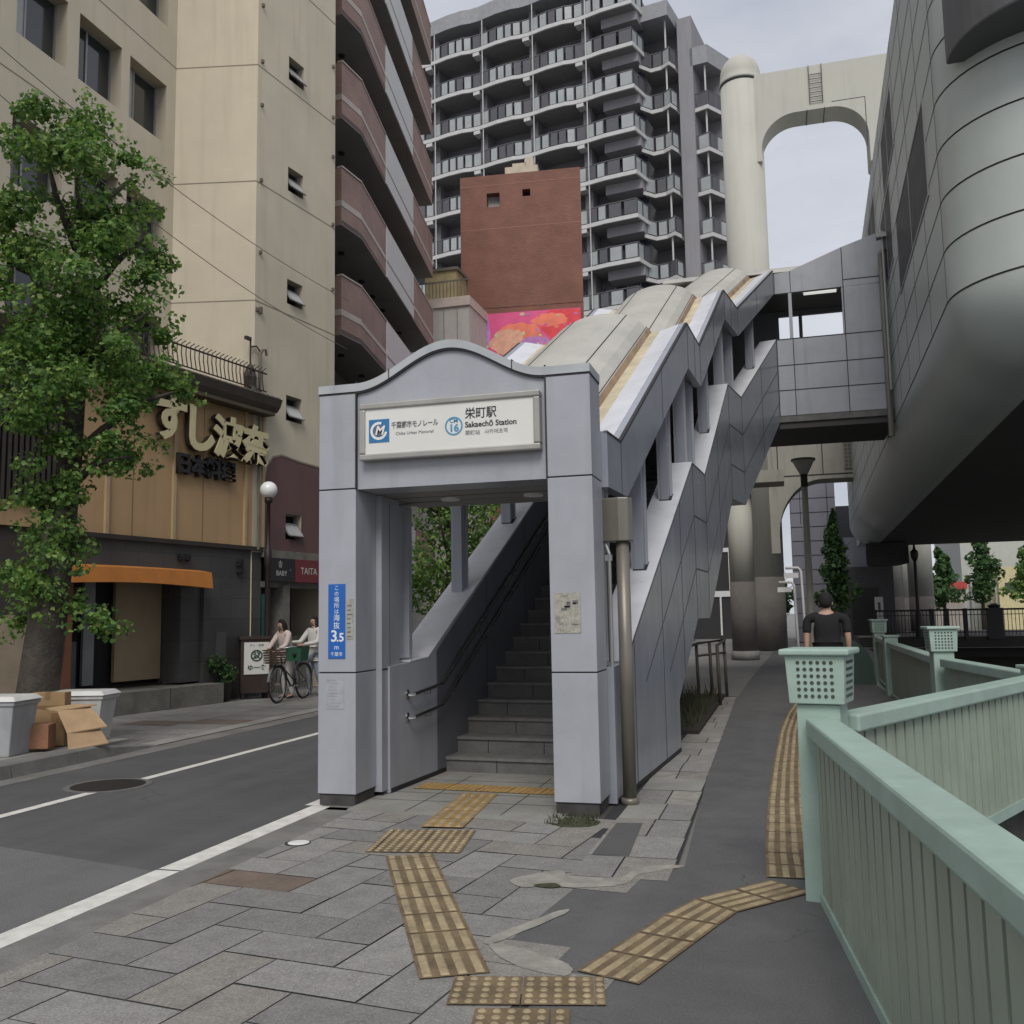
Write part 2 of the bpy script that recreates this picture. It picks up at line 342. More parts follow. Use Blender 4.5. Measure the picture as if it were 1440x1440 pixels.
# near pavement: herringbone slabs turned a few degrees from the road
def inside(px, py, poly):
    c = False; j = len(poly)-1
    for i in range(len(poly)):
        if (poly[i][1] > py) != (poly[j][1] > py) and px < (poly[j][0]-poly[i][0])*(py-poly[i][1])/(poly[j][1]-poly[i][1])+poly[i][0]: c = not c
        j = i
    return c
PAVE = [(-3.44, -3), (-3.44, 7.5), (-1.30, 7.25), (-1.24, 6.2), (-.98, 5.72), (-1.36, 5.55), (-1.45, 4.55), (-1.0, 4.15), (-1.0, -3)]
g = MB().use(mat('joint_grey', (.055, .053, .05), .95, var=.3, scale=10)); g.poly([(-3.5, -3, .002), (-.9, -3, .002), (-.75, 6, .002), (-.75, 8.4, .002), (-1.3, 7.6, .002), (-1.3, 9, .002), (-3.5, 9, .002)])
ca, sa = math.cos(R(-7)), math.sin(R(-7)); T_ = .305
def clip(poly, ax, val, keep):
    o = []
    for i in range(len(poly)):
        a, b = poly[i], poly[(i+1) % len(poly)]; fa = (a[ax]-val)*keep; fb = (b[ax]-val)*keep
        if fa >= 0: o.append(a)
        if fa*fb < 0: t = fa/(fa-fb); o.append(tuple(a[k]+(b[k]-a[k])*t for k in range(2)))
    return o
for i in range(-40, 40):
    for j in range(-40, 40):
        # herringbone cell in units of T_
        if (i+j) % 4 == 0: rect = (i, j, 2, 1)
        elif (i+j) % 4 == 2: rect = (i, j, 1, 2) if False else None
        else: rect = None
        cells = []
        if rect: cells.append(rect)
        if (i+j) % 4 == 2: cells.append((i, j, 1, 2))
        for (a, b, cw, ch) in cells:
            gq = .010
            q = [(a*T_+gq/2, b*T_+gq/2), ((a+cw)*T_-gq/2, b*T_+gq/2), ((a+cw)*T_-gq/2, (b+ch)*T_-gq/2), (a*T_+gq/2, (b+ch)*T_-gq/2)]
            q = [(x*ca-y*sa-2.2, x*sa+y*ca+5.0) for x, y in q]
            q = clip(q, 0, -3.43, 1)
            if len(q) < 3: continue
            cx = sum(p[0] for p in q)/len(q); cy = sum(p[1] for p in q)/len(q)
            if not inside(cx, cy, PAVE): continue
            g.use(M_brownp if (abs(cx+3.25) < .25 and 4.9 < cy < 5.55) else random.choice(PAV))
            tz = random.uniform(-.0015, .0015); g.poly([(x, y, .006+tz+random.uniform(-.0008, .0008)) for x, y in q])
g.build('near_pavement', kind='structure')
# worn slabs beside the staircase, asphalt walking path
g = MB()
y = 5.75
while y < 18:
    L = random.uniform(.4, .62); x0 = -1.30+.005*(y-7)
    xb = -.72-.016*(y-6)
    n = 2 if random.random() < .6 else 1; xs = [x0, x0+random.uniform(.22, .34), xb] if n == 2 else [x0, xb]
    for a, b in zip(xs, xs[1:]):
        g.use(random.choices([M_conc, PAV[0], PAV[1], PAV[3], M_patch], (3, 3, 3, 3, .7))[0]); z = .007+random.uniform(0, .003)
        g.poly([(a+.006, y+.006, z), (b-.006, y+.006, z), (b-.006, y+L-.006, z+.001), (a+.006, y+L-.006, z+.001)])
    y += L
g.use(M_joint); g.poly([(-1.4, 5.72, .003), (-.7, 5.72, .003), (-.92, 18.4, .003), (-1.4, 18.4, .003)])
g.use(M_asph); g.poly([(-1.27, 6.25, .012), (-1.03, 6.28, .012), (-1.08, 7.25, .012), (-1.27, 7.22, .012)])
g.build('slab_strip', kind='structure')
g = MB().use(M_path); g.poly([(-1.05, -3, .005), (.55, -3, .005), (.52, 2.4, .005), (.24, 5.4, .005), (.36, 5.95, .005), (2.0, 9.45, .005), (1.85, 14.1, .005), (1.75, 23.8, .005), (3, 27, .005), (3.2, 42, .005), (-.4, 42, .005), (-.85, 22, .005), (-.93, 13.7, .005), (-.74, 8.4, .005), (-.66, 6.1, .005), (-.98, 5.7, .005), (-1.36, 5.5, .005), (-1.45, 4.55, .005), (-1.05, 4.2, .005)])
g.build('footpath', kind='structure')
g = MB().use(M_patch)
def blob(pts, z):
    o = []; n = len(pts); C = [Vector(p) for p in pts]
    for i in range(n):
        p0, p1, p2, p3 = C[i-1], C[i], C[(i+1) % n], C[(i+2) % n]
        for k in range(7):
            t = k/7; q = .5*((2*p1)+(p2-p0)*t+(2*p0-5*p1+4*p2-p3)*t*t+(3*p1-p0-3*p2+p3)*t**3)
            o.append((q.x+random.uniform(-.005, .005), q.y+random.uniform(-.005, .005), z-.0016))
    g.poly(o)
blob([(-1.38, 5.73), (-1.02, 5.75), (-.93, 6.02), (-.70, 6.12), (-.69, 6.06), (-.90, 5.86), (-.97, 5.62), (-1.30, 5.5)], .011)
blob([(-1.44, 4.60), (-1.21, 5.07), (-1.17, 5.02), (-1.40, 4.52)], .011)
blob([(-1.42, 4.50), (-1.20, 4.45), (-.98, 4.30), (-1.0, 4.18), (-1.25, 4.28)], .0112)
blob([(-1.62, 5.6), (-1.38, 5.85), (-1.33, 5.62), (-1.5, 5.45)], .0113)
g.use(mat('moss', (.045, .05, .022), .95, var=.5, scale=20)); blob([(-1.46, 5.50), (-1.38, 5.46), (-1.30, 5.50), (-1.36, 5.56)], .0135)
blob([(-1.80, 7.36), (-1.42, 7.28), (-1.44, 7.08), (-1.62, 7.02), (-1.78, 7.14)], .0112)
g.build('cement_patches', kind='structure')
g = MB().use(M_whi); g.lathe([(.075, 0), (.075, .010), (.06, .013), (.01, .013)], (-3.33, 6.18, 0), 20); g.use(M_joint); g.lathe([(.09, 0), (.09, .0085), (.078, .0085)], (-3.335, 6.175, 0), 20)
g.build('survey_disc', label='small round white lid set in the pavement left of the entrance', cat='pavement lid')

# tactile paving
def tactile(name, pts, wd, kind, label, mb_=M_tac, mt=M_tacb, n=4, pitch=.3, zz=.012):
    g = MB(); acc = 0
    P = [Vector((x, y)) for x, y in pts]; L = [0]
    for a, b in zip(P, P[1:]): L.append(L[-1]+(b-a).length)
    def at(s):
        s = max(0, min(L[-1], s))
        for i in range(len(P)-1):
            if s <= L[i+1]+1e-9: break
        d = (P[i+1]-P[i]).normalized(); return P[i]+d*(s-L[i]), d
    k = 0
    while k*pitch < L[-1]-.02:
        s0, s1 = k*pitch+.003, min((k+1)*pitch, L[-1])-.003
        (a, da), (b, db) = at(s0), at(s1); na = Vector((da.y, -da.x)); nb = Vector((db.y, -db.x))
        def q(u, v, z):
            p = (a+na*(v*wd))*(1-u)+(b+nb*(v*wd))*u; return (p.x, p.y, z)
        g.use(mb_); g.poly([q(0, -.5, zz), q(0, .5, zz), q(1, .5, zz), q(1, -.5, zz)])
        g.use(mt)
        if kind == 'bar':
            for i in range(n):
                c = (i+.5)/n-.5; h = .26/n
                for u0, u1 in ((.05, .95),):
                    lo = [q(u0, c-h, zz), q(u0, c+h, zz), q(u1, c+h, zz), q(u1, c-h, zz)]; hi = [q(u0+.04, c-h*.6, zz+.005), q(u0+.04, c+h*.6, zz+.005), q(u1-.04, c+h*.6, zz+.005), q(u1-.04, c-h*.6, zz+.005)]
                    g.hexa(lo, hi)
        else:
            m_ = 5 if n == 4 else n
            for i in range(m_):
                for j in range(max(1, round((s1-s0)/.06))):
                    cu, cv = (j+.5)/max(1, round((s1-s0)/.06)), (i+.5)/m_-.5
                    p = q(cu, cv, zz); g.lathe([(.018, 0), (.012, .005)], p, 8)
        k += 1
    g.build(name, label=label, cat='tactile paving')
tactile('tactile_strip', [(-1.44, 4.07), (-2.43, 6.0)], .31, 'bar', 'yellow ribbed tactile strip running up the slabs to the dotted tiles')
tactile('tactile_strip', [(-2.50, 6.80), (-2.63, 8.15)], .32, 'bar', 'yellow ribbed tactile strip leading in under the entrance header', M_taco, M_tacb, zz=.018)
tactile('tactile_tiles', [(-2.17, 6.45), (-2.81, 6.35)], .66, 'dot', 'dotted tactile tiles just outside the station entrance', n=11)
tactile('tactile_strip', [(-3.30, 8.42), (-1.85, 8.32)], .30, 'dot', 'yellow dotted tactile band, tinted orange for shade, along the foot of the stairs', M_taco, M_taco, zz=.019)
tactile('tactile_tiles', [(-1.41, 3.92), (-.78, 4.06)], .30, 'dot', 'yellow dotted tactile tiles at the bottom edge of the view')
tactile('tactile_tiles', [(-1.22, 3.62), (-.85, 3.70)], .30, 'dot', 'second lower row of yellow dotted tiles at the corner')
curve = [(-.02, 5.95), (-.04, 6.6), (-.05, 8.2), (-.035, 10), (0.02, 13.), (.12, 15.3), (.3, 17.7), (.5, 20)]
tactile('tactile_strip', curve, .30, 'bar', 'long yellow ribbed tactile strip curving away along the footpath')
tactile('tactile_strip', [(-.80, 4.2), (-.45, 5.3), (-.02, 5.80)], .30, 'bar', 'yellow ribbed tactile strip crossing the path from railing corner')

# ------------------------------------------------------------------ covered station staircase
SV = [(-1.375, 7.87, -.73), (-1.01, 13.84, 5.25), (-.7616, 16.68, 8.10), (-.58, 17.80, 9.23), (.11, 21.0, 12.5)]
def offp(off):
    P = [Vector((a, b)) for a, b, _ in SV]; o = []
    for i in range(len(P)):
        d1 = (P[i]-P[i-1]).normalized() if i else (P[1]-P[0]).normalized(); d2 = (P[i+1]-P[i]).normalized() if i < len(P)-1 else d1
        n1 = Vector((-d1.y, d1.x)); n2 = Vector((-d2.y, d2.x)); nn = (n1+n2).normalized(); o.append(P[i]+nn*(off/nn.dot(n1)))
    return o
def plan(s, off):
    o = offp(off)
    for i in range(len(SV)-1):
        if s <= SV[i+1][2] or i == len(SV)-2:
            t = (s-SV[i][2])/(SV[i+1][2]-SV[i][2]); return o[i]+(o[i+1]-o[i])*t
def pw(tab):
    def f(s):
        if s <= tab[0][0]: return tab[0][1]
        for (a, x), (b, y) in zip(tab, tab[1:]):
            if s <= b: return x+(y-x)*(s-a)/(b-a)
        return tab[-1][1]
    f.k = [a for a, _ in tab]; return f
TOP = pw([(-.73, 3.1), (-.2, 3.1), (4.07, 5.44), (5.25, 5.44), (8.1, 7.2), (9.23, 7.2), (12.5, 8.98)])
FB = pw([(-.73, 2.62), (.03, 2.62), (4.07, 4.82), (5.25, 4.82), (8.1, 6.67), (9.23, 6.67), (12.5, 8.45)])
SILL = pw([(-.73, 1.12), (-.22, 1.14), (0.1, 1.34), (4.07, 3.53), (5.25, 3.53), (8.1, 5.5), (9.23, 5.5), (12.5, 7.42)])
SILLL = pw([(-.73, 1.12), (.15, 1.16), (4.07, 3.36), (5.25, 3.36), (8.1, 5.4), (9.23, 5.4), (12.5, 7.42)])
UND = pw([(2.44, .58), (4.07, 1.48), (5.25, 1.48), (8.1, 3.5), (9.23, 3.5), (12.5, 5.6)])
FLO = pw([(.5, 0), (4.07, 1.95), (5.25, 1.95), (8.1, 3.85), (9.23, 3.85), (12.5, 5.95)])
GR = lambda s: .02
KS = sorted(set(TOP.k+FB.k+SILL.k+[2.44]))
def samp(a, b): return [a]+[k for k in KS if a < k < b]+[b]
def ribbon(mb, a, b, o1, o2, zl, zh):
    ss = samp(a, b); vs = []
    for s in ss:
        p, q = plan(s, o1), plan(s, o2); vs += [(p.x, p.y, zl(s)), (q.x, q.y, zl(s)), (q.x, q.y, zh(s)), (p.x, p.y, zh(s))]
    fs = [(3, 2, 1, 0)]; n = len(ss)
    for i in range(n-1):
        for k in range(4): fs.append((i*4+k, i*4+(k+1) % 4, (i+1)*4+(k+1) % 4, (i+1)*4+k))
    fs.append(tuple((n-1)*4+k for k in range(4))); mb.add(vs, fs)
W_ = 2.40
st = thing('station_staircase', 'lavender grey covered staircase with arched entrance front and stepped zigzag side', 'staircase', frame(-2.64, 7.45))
# entrance front
def pillar(x0, x1):
    g = MB()
    for z0, z1 in ((.10, 1.095), (1.107, 2.66), (2.672, 3.50)): g.use(M_pan).box(x0, x1, 7.45, 7.87, z0, z1)
    g.use(M_joint).box(x0+.008, x1-.008, 7.458, 7.862, .09, 3.51); g.use(mat('plinth', (.05, .048, .045), .9, var=.4, scale=8)).box(x0+.012, x1-.012, 7.462, 7.86, 0, .10)
    g.build('pillar', parent=st, bevel=.004)
pillar(-3.84, -3.493); pillar(-1.797, -1.43)
def hump(t): return .5-.5*math.cos(2*math.pi*min(1, max(0, t)))
def zt(x):
    t = (x+3.49)/1.69; t = t**1.0; return 3.50+.31*hump(t)
xs = [-3.487+1.684*i/40 for i in range(41)]
g = MB().use(M_pan)
prof = [(x, zt(x)) for x in xs]
g.hexa([(x, 7.475, z) for x, z in [(xs[0], 2.66)]+[(xs[-1], 2.66)]+prof[::-1]], [(x, 7.85, z) for x, z in [(xs[0], 2.66)]+[(xs[-1], 2.66)]+prof[::-1]])
g.build('header', parent=st)
g = MB()
xx = [-3.845]+[-3.49]+xs[1:]+[-1.80, -1.425]
zz_ = [3.51]+[3.51]+[zt(x)+.01 for x in xs[1:]]+[3.51, 3.51]
for (x0, z0), (x1, z1) in zip(list(zip(xx, zz_)), list(zip(xx, zz_))[1:]):
    if x1-x0 < 1e-4: continue
    g.use(M_joint).hexa([(x0, 7.448, z0-.012), (x1, 7.448, z1-.012), (x1, 7.448, z1+.004), (x0, 7.448, z0+.004)], [(x0, 7.86, z0-.012), (x1, 7.86, z1-.012), (x1, 7.86, z1+.004), (x0, 7.86, z0+.004)])
    g.use(M_cap).hexa([(x0, 7.440, z0+.005), (x1, 7.440, z1+.005), (x1, 7.440, z1+.075), (x0, 7.440, z0+.075)], [(x0, 7.88, z0+.005), (x1, 7.88, z1+.005), (x1, 7.88, z1+.075), (x0, 7.88, z0+.075)])
g.use(M_joint)
for x in (-3.49, -1.80): g.box(x-.006, x+.006, 7.442, 7.46, 2.66, 3.60)
for x in (-3.18, -2.08): g.box(x-.004, x+.004, 7.436, 7.9, zt(x)+.005, zt(x)+.095)
g.build('cornice', parent=st)
g = MB().use(M_ceil); g.box(-3.48, -1.8, 7.86, 8.95, 2.655, 2.70); g.use(M_joint)
for y in (8.15, 8.5): g.box(-3.47, -1.81, y, y+.008, 2.652, 2.656)
g.use(M_whi)
for x in (-2.95, -2.15): g.lathe([(.09, 0), (.09, .02), (.02, .021)], (x, 8.35, 2.636), 18)
g.build('entrance_ceiling', parent=st)
# side walls
def parapet(o1, o2, sill, outer):
    g = MB().use(M_pan_shaded if outer else M_pan)
    ribbon(g, -.72, 2.44, o1, o2, GR, sill); ribbon(g, 2.4401, 12.5, o1, o2, UND, sill)
    e = -.003 if outer else W_+.003; e2 = e+.02 if outer else e-.02
    g.use(M_joint)
    ribbon(g, -.2, 12.49, min(e, e2), max(e, e2), lambda s: sill(s)-.012, lambda s: sill(s)+.003)
    ribbon(g, .6, 12.49, min(e, e2), max(e, e2), lambda s: sill(s)-.708, lambda s: sill(s)-.694)
    ribbon(g, 1.9, 12.49, min(e, e2), max(e, e2), lambda s: sill(s)-1.408, lambda s: sill(s)-1.394)
    for s in (.1, 1.55, 2.9, 4.07, 5.25, 6.6, 8.1, 9.23, 10.9):
        lo = .03 if s < 2.44 else UND(s); ribbon(g, s-.006, s+.006, min(e, e2), max(e, e2), lambda q: lo, lambda q: sill(q))
    i1 = o2-.002 if outer else o1-.002
    g.use(mat('skirting_black', (.018, .018, .02), .6)); ribbon(g, -.70, 2.43, o1-.004 if outer else o1-.006, o2+.006 if outer else o2+.004, lambda s: .0, lambda s: .055)
    return g.build('side_wall', parent=st)
def lining(o1, o2, sill):
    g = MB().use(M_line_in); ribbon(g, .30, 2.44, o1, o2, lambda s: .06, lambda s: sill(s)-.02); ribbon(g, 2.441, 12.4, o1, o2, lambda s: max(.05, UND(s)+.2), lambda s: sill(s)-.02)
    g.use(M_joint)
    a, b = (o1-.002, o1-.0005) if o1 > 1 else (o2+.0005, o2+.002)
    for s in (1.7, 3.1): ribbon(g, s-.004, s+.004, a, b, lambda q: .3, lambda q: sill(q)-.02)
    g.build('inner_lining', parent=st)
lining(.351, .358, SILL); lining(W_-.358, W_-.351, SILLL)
parapet(0, .35, SILL, True); parapet(W_-.35, W_, SILLL, False)
g = MB().use(M_pan); g.box(-3.80, -3.44, 7.875, 8.28, .05, 2.65); g.use(M_joint).box(-3.443, -3.438, 7.88, 8.275, 1.095, 1.11).box(-3.443, -3.438, 8.05, 8.056, 1.12, 2.6); g.build('inner_wall', parent=st)
g = MB().use(M_pan); g.box(-3.74, -3.50, 8.30, 8.66, 1.18, 2.62); g.use(M_joint).box(-3.502, -3.495, 8.36, 8.372, 1.2, 2.6); g.use(M_pan).box(-3.50, -3.44, 8.52, 8.60, 1.18, 2.62); g.build('post', parent=st)
g = MB().use(M_pan_shaded); g.box(-1.79, -1.44, 7.875, 8.22, 1.13, 2.62); g.use(M_joint).box(-1.445, -1.436, 8.06, 8.068, 1.15, 2.6); g.build('inner_wall', parent=st)
for o1, o2 in ((0, .10), (W_-.10, W_)):
    g = MB().use(M_pan_shaded); ribbon(g, -.72, 12.5, o1, o2, FB, TOP)
    e, e2 = (-.003, .03) if o1 == 0 else (W_-.03, W_+.003)
    g.use(M_joint); ribbon(g, -.72, 12.49, e, e2, lambda s: TOP(s)-.020, lambda s: TOP(s)+.004)
    for s in (-.2, 2.0, 4.07, 4.7, 5.25, 6.7, 8.1, 8.65, 9.23, 10.8): ribbon(g, s-.005, s+.005, e, e2, FB, TOP)
    g.build('fascia', parent=st)
# roof: gutter slopes, gutter floor, curved vault
def roof():
    ss = samp(-.45, 12.5); ss = sorted(set(ss+[2.0, 6.7, 10.8])); n = 14
    rows = []
    for s in ss:
        t = TOP(s); row = [(.10, t-.004), (.36, t-.07), (.50, t-.09), (.53, t-.0)]
        for k in range(n+1): u = k/n; row.append((.55+(W_-1.1)*u, t-.0+.27*math.sin(math.pi*u)**.6))
        row += [(W_-.53, t-.0), (W_-.50, t-.09), (W_-.36, t-.07), (W_-.10, t-.004)]
        rows.append([(plan(s, o).x, plan(s, o).y, z) for o, z in row])
    c = len(rows[0]); g = MB()
    for i in range(len(rows)-1):
        for j in range(c-1):
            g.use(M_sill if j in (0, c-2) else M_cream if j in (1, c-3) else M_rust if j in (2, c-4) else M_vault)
            g.poly([rows[i][j], rows[i][j+1], rows[i+1][j+1], rows[i+1][j]])
    g.use(M_vault); g.poly([rows[0][j] for j in range(c)])
    g.use(M_joint)
    for jj in (4, 7, 15, 18):                       # joints along the slope
        if jj >= c: continue
        for i in range(len(rows)-1):
            a, b = Vector(rows[i][jj]), Vector(rows[i+1][jj]); k = Vector((.007, 0, .004)); h = Vector((0, 0, .008))
            g.hexa([a-k-h, a+k-h, a+k+h, a-k+h], [b-k-h, b+k-h, b+k+h, b-k+h])
    g.build('roof', parent=st)
roof()
g = MB().use(M_ceil); ribbon(g, -.2, 12.5, .10, W_-.10, lambda s: FB(s)+.03, lambda s: FB(s)+.07); g.build('ceiling', parent=st)
# flights and landings
def flight(s0, s1, n):
    g = MB()
    for i in range(n):
        a = s0+(s1-s0)*i/n; b = s0+(s1-s0)*(i+1)/n; z0 = FLO(s0)+(FLO(s1)-FLO(s0))*i/n; z1 = FLO(s0)+(FLO(s1)-FLO(s0))*(i+1)/n
        zb = max(0, z0-.35)
        g.use(M_step); ribbon(g, a+.02, b+.02, .352, W_-.352, lambda s: zb, lambda s: z1-.03)
        g.use(M_nose); ribbon(g, a, b+.015, .353, W_-.353, lambda s: z1-.029, lambda s: z1)
        g.use(M_joint)
        for o in (.9, 1.5): ribbon(g, a+.015, a+.024, o+.2*(i % 2), o+.2*(i % 2)+.008, lambda s: z0+.004, lambda s: z1-.03)
    return g.build('flight', parent=st)
flight(.5, 4.07, 12); flight(5.25, 8.1, 11); flight(9.23, 12.5, 12)
for a, b, z in ((4.09, 5.25, 1.95), (8.12, 9.23, 3.85)):
    g = MB().use(M_step); ribbon(g, a, b, .352, W_-.352, lambda s: z-.4, lambda s: z); g.build('landing', parent=st)
g = MB().use(M_conc); g.hexa([(-3.5, 7.30, 0), (-1.7, 7.12, 0), (-1.66, 9.4, 0), (-3.5, 9.4, 0)], [(-3.5, 7.30, .013), (-1.7, 7.12, .013), (-1.66, 9.4, .013), (-3.5, 9.4, .013)]); g.use(M_joint)
for y in (7.75, 8.1, 8.75): g.poly([(-3.48, y, .0150), (-1.7, y-.02, .0150), (-1.7, y-.012, .0150), (-3.48, y+.008, .0150)])
for x in (-3.0, -2.2): g.poly([(x, 7.3, .0152), (x+.008, 7.3, .0152), (x+.008, 9, .0152), (x, 9, .0152)])
g.build('entrance_floor', parent=st)
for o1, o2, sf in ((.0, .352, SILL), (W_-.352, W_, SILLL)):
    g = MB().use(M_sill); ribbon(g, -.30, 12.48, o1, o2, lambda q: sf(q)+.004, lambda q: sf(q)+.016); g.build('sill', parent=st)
# posts between parapet and roof
for s in (1.35, 3.0, 4.3, 5.0, 6.5, 8.25, 9.05, 10.8):
    for off, sill in ((.13, SILL), (W_-.23, SILLL)):
        g = MB().use(M_pan_shaded); ribbon(g, s-.065, s+.065, off, off+.10, lambda q: sill(s-.1)-.02 if False else sill(q)-.02, lambda q: FB(q)+.03)
        g.use(M_pan); ribbon(g, s+.03, s+.055, off-.03, off-.001, lambda q: sill(q)-.02, lambda q: FB(q)+.03)
        ribbon(g, s-.055, s-.03, off+.101, off+.13, lambda q: sill(q)-.02, lambda q: FB(q)+.03)
        g.use(M_joint); ribbon(g, s-.085, s+.085, off-.034, off+.112, lambda q: sill(q)-.01, lambda q: sill(q)+.022)
        g.build('post', parent=st)
# handrails
def rail(off, h, s_end):
    pts = []; p = plan(-.20, off); pts.append((p.x, p.y-.24, h+.0)); 
    g = MB().use(M_steel)
    line = [(-.36, h)]+[(.30, h+.05)]+[(s, h+.05+.548*(s-.30)) for s in (1, 2, 3, 4.05)]+[(4.3, h+2.09), (5.1, h+2.09)]
    P = [(plan(s, off).x, plan(s, off).y, z) for s, z in line]
    P = [(P[0][0]+(-.05 if off > 1 else .05), P[0][1]+.0, P[0][2]-.01), P[0]]+P[1:]
    g.tube(P, .018, 10)
    for s in (0., 1.3, 2.6, 3.9):
        z = h+.03 if s < .3 else h+.05+.548*(s-.3); a = plan(s, off); b = plan(s, W_-.351 if off > 1 else .351); g.tube([(a.x, a.y, z), (a.x, a.y, z-.05), (b.x, b.y, z-.05)], .008, 6)
    g.smooth = True
    a = plan(-.36, off); b = plan(-.36, W_-.351 if off > 1 else .351); g.tube([(b.x, b.y, h-.002), (b.x+(.004 if off > 1 else -.004), b.y, h-.002)], .045, 14)
    g.build('handrail', parent=st)
for off in (W_-.42, .42):
    for h in (.85, .64): rail(off, h, 4)
# drain
g = MB().use(M_pipe); g.smooth = True; g.tube([(-1.285, 7.97, 0), (-1.285, 7.97, 2.2)], .056, 16); g.lathe([(.075, 0), (.075, .05), (.06, .06)], (-1.285, 7.97, 0), 16); g.build('drain_pipe', parent=st)
g = MB().use(M_pipe); g.prism([(-1.47, 7.92), (-1.30, 7.88), (-1.22, 7.90), (-1.19, 7.97), (-1.22, 8.04), (-1.36, 8.06)], 'z', 2.16, 2.53); g.build('drain_collector', parent=st, bevel=.01)
g = MB().use(M_alu); g.tube([(-1.395, 7.935, 1.12), (-1.395, 7.935, 2.06), (-1.43, 7.95, 2.16)], .017, 8); g.box(-1.43, -1.37, 7.92, 7.95, 2.0, 2.05); g.build('cable_pipe', parent=st)
# things fixed to the pillars
g = MB().use(M_tape); g.box(-1.765, -1.55, 7.445, 7.4495, 1.41, 1.73)
for i in range(16):
    x = random.uniform(-1.76, -1.60); z = random.uniform(1.41, 1.70); g.use(random.choice([M_tape, M_gry, M_conc])).box(x, x+random.uniform(.02, .06), 7.4435, 7.4448, z, z+random.uniform(.008, .03))
g.build('poster_residue', label='grey torn remains of a poster on the right entrance pillar', cat='poster residue')
g = MB().use(mat('glue_mark', (.34, .345, .38), .8, var=.2, scale=12)); g.box(-3.765, -3.60, 7.4465, 7.4495, .80, 1.06); g.use(mat('glue_line', (.27, .27, .30), .8))
for i in range(9): z = .82+.027*i; x = random.uniform(-3.76, -3.72); g.box(x, x+random.uniform(.06, .12), 7.4455, 7.4462, z, z+.005)
g.build('glue_residue', label='faint ribbed glue marks low on the left entrance pillar', cat='glue marks')
g = MB().use(M_tape); g.box(-3.575, -3.515, 7.446, 7.4495, 1.38, 1.72); g.use(M_gry)
for i in range(8): z = 1.4+i*.037; g.box(-3.57, -3.53+random.uniform(-.01, .01), 7.445, 7.4457, z, z+.01)
g.build('notice_strip', label='narrow worn paper strip beside the blue elevation notice', cat='notice')
bs = thing('elevation_sign', 'vertical blue sign reading 3.5 m on the left entrance pillar', 'sign', frame(-3.665, 7.45, 1.22))
g = MB().use(M_bsign); g.box(-3.745, -3.588, 7.443, 7.4495, 1.22, 1.85); g.build('board', parent=bs, bevel=.001)
for s, z, sz in (('こ', 1.815, .045), ('の', 1.765, .045), ('場', 1.715, .05), ('所', 1.665, .05), ('は', 1.615, .045), ('海', 1.560, .062), ('抜', 1.495, .062)): text('lettering', s, sz, Matrix.Translation((-3.667, 7.4425, z)) @ FX, M_whi, bs, .0004)
text('lettering', '3', .135, Matrix.Translation((-3.69, 7.4425, 1.405)) @ FX, M_whi, bs, .0004, off=.002)
text('lettering', '.5', .10, Matrix.Translation((-3.632, 7.4425, 1.395)) @ FX, M_whi, bs, .0004, off=.002)
text('lettering', 'm', .06, Matrix.Translation((-3.667, 7.4425, 1.315)) @ FX, M_whi, bs, .0004)
text('lettering', '千葉市', .038, Matrix.Translation((-3.667, 7.4425, 1.255)) @ FX, M_whi, bs, .0004)
# station name sign
sg = thing('station_sign', 'white framed station name sign across the entrance header', 'sign', frame(-2.63, 7.47, 2.89))
g = MB().use(M_frame)
x0, x1, z0, z1, t = -3.43, -1.835, 2.89, 3.385, .055
g.prism([(z0, 0), (z0, -.09), (z0+t, -.075), (z0+t, 0)], 'x', x0, x1) if False else None
def bar(a, b, c, d): g.box(a, b, 7.375, 7.474, c, d)
bar(x0, x1, z0, z0+t); bar(x0, x1, z1-t, z1); bar(x0, x0+t, z0+t, z1-t); bar(x1-t, x1, z0+t, z1-t)
g.build('frame', parent=sg, bevel=.012)
g = MB().use(M_signw); g.box(x0+.05, x1-.05, 7.392, 7.47, z0+.05, z1-.05); g.build('panel', parent=sg)
TY = 7.3905
lg = MB().use(M_blue); lg.box(-3.342, -3.155, 7.3885, 7.3915, 3.04, 3.24); lo_ = lg.build('emblem', parent=sg)
lg = MB().use(M_whi); c0 = (-3.25, 3.14)
def ringseg(mb, c, r1, r2, a0, a1, y0, y1, n=24):
    for i in range(n):
        a = R(a0+(a1-a0)*i/n); b = R(a0+(a1-a0)*(i+1)/n)
        p = [(c[0]+r*math.cos(q), c[1]+r*math.sin(q)) for r, q in ((r1, a), (r2, a), (r2, b), (r1, b))]
        mb.hexa([(x, y0, z) for x, z in p], [(x, y1, z) for x, z in p])
ringseg(lg, c0, .056, .078, 70, 350, 7.3865, 7.3884); lg.build('emblem_ring', parent=sg)
lg = MB().use(M_gry); ringseg(lg, c0, .001, .048, 0, 360, 7.3868, 7.3883); lg.build('emblem_disc', parent=sg)
text('lettering', 'M', .105, Matrix.Translation((c0[0]+.004, 7.386, c0[1])) @ FX, M_whi, sg, .0008, off=.003, shear=.25)
text('lettering', '千葉都市モノレール', .062, Matrix.Translation((-2.925, TY, 3.175)) @ FX, M_gry, sg, .0008, off=.0015, sx=.76)
text('lettering', 'Chiba Urban Monorail', .038, Matrix.Translation((-2.925, TY, 3.105)) @ FX, M_gry, sg, .0008)
lg = MB().use(M_cyan); ringseg(lg, (-2.575, 3.135), .066, .078, 0, 360, 7.3885, 7.3917, 36); lg.build('number_ring', parent=sg)
text('lettering', 'CM', .05, Matrix.Translation((-2.575, TY, 3.178)) @ FX, M_cyan, sg, .0008, off=.001)
text('lettering', '16', .088, Matrix.Translation((-2.575, TY, 3.115)) @ FX, M_cyan, sg, .0008, off=.003)
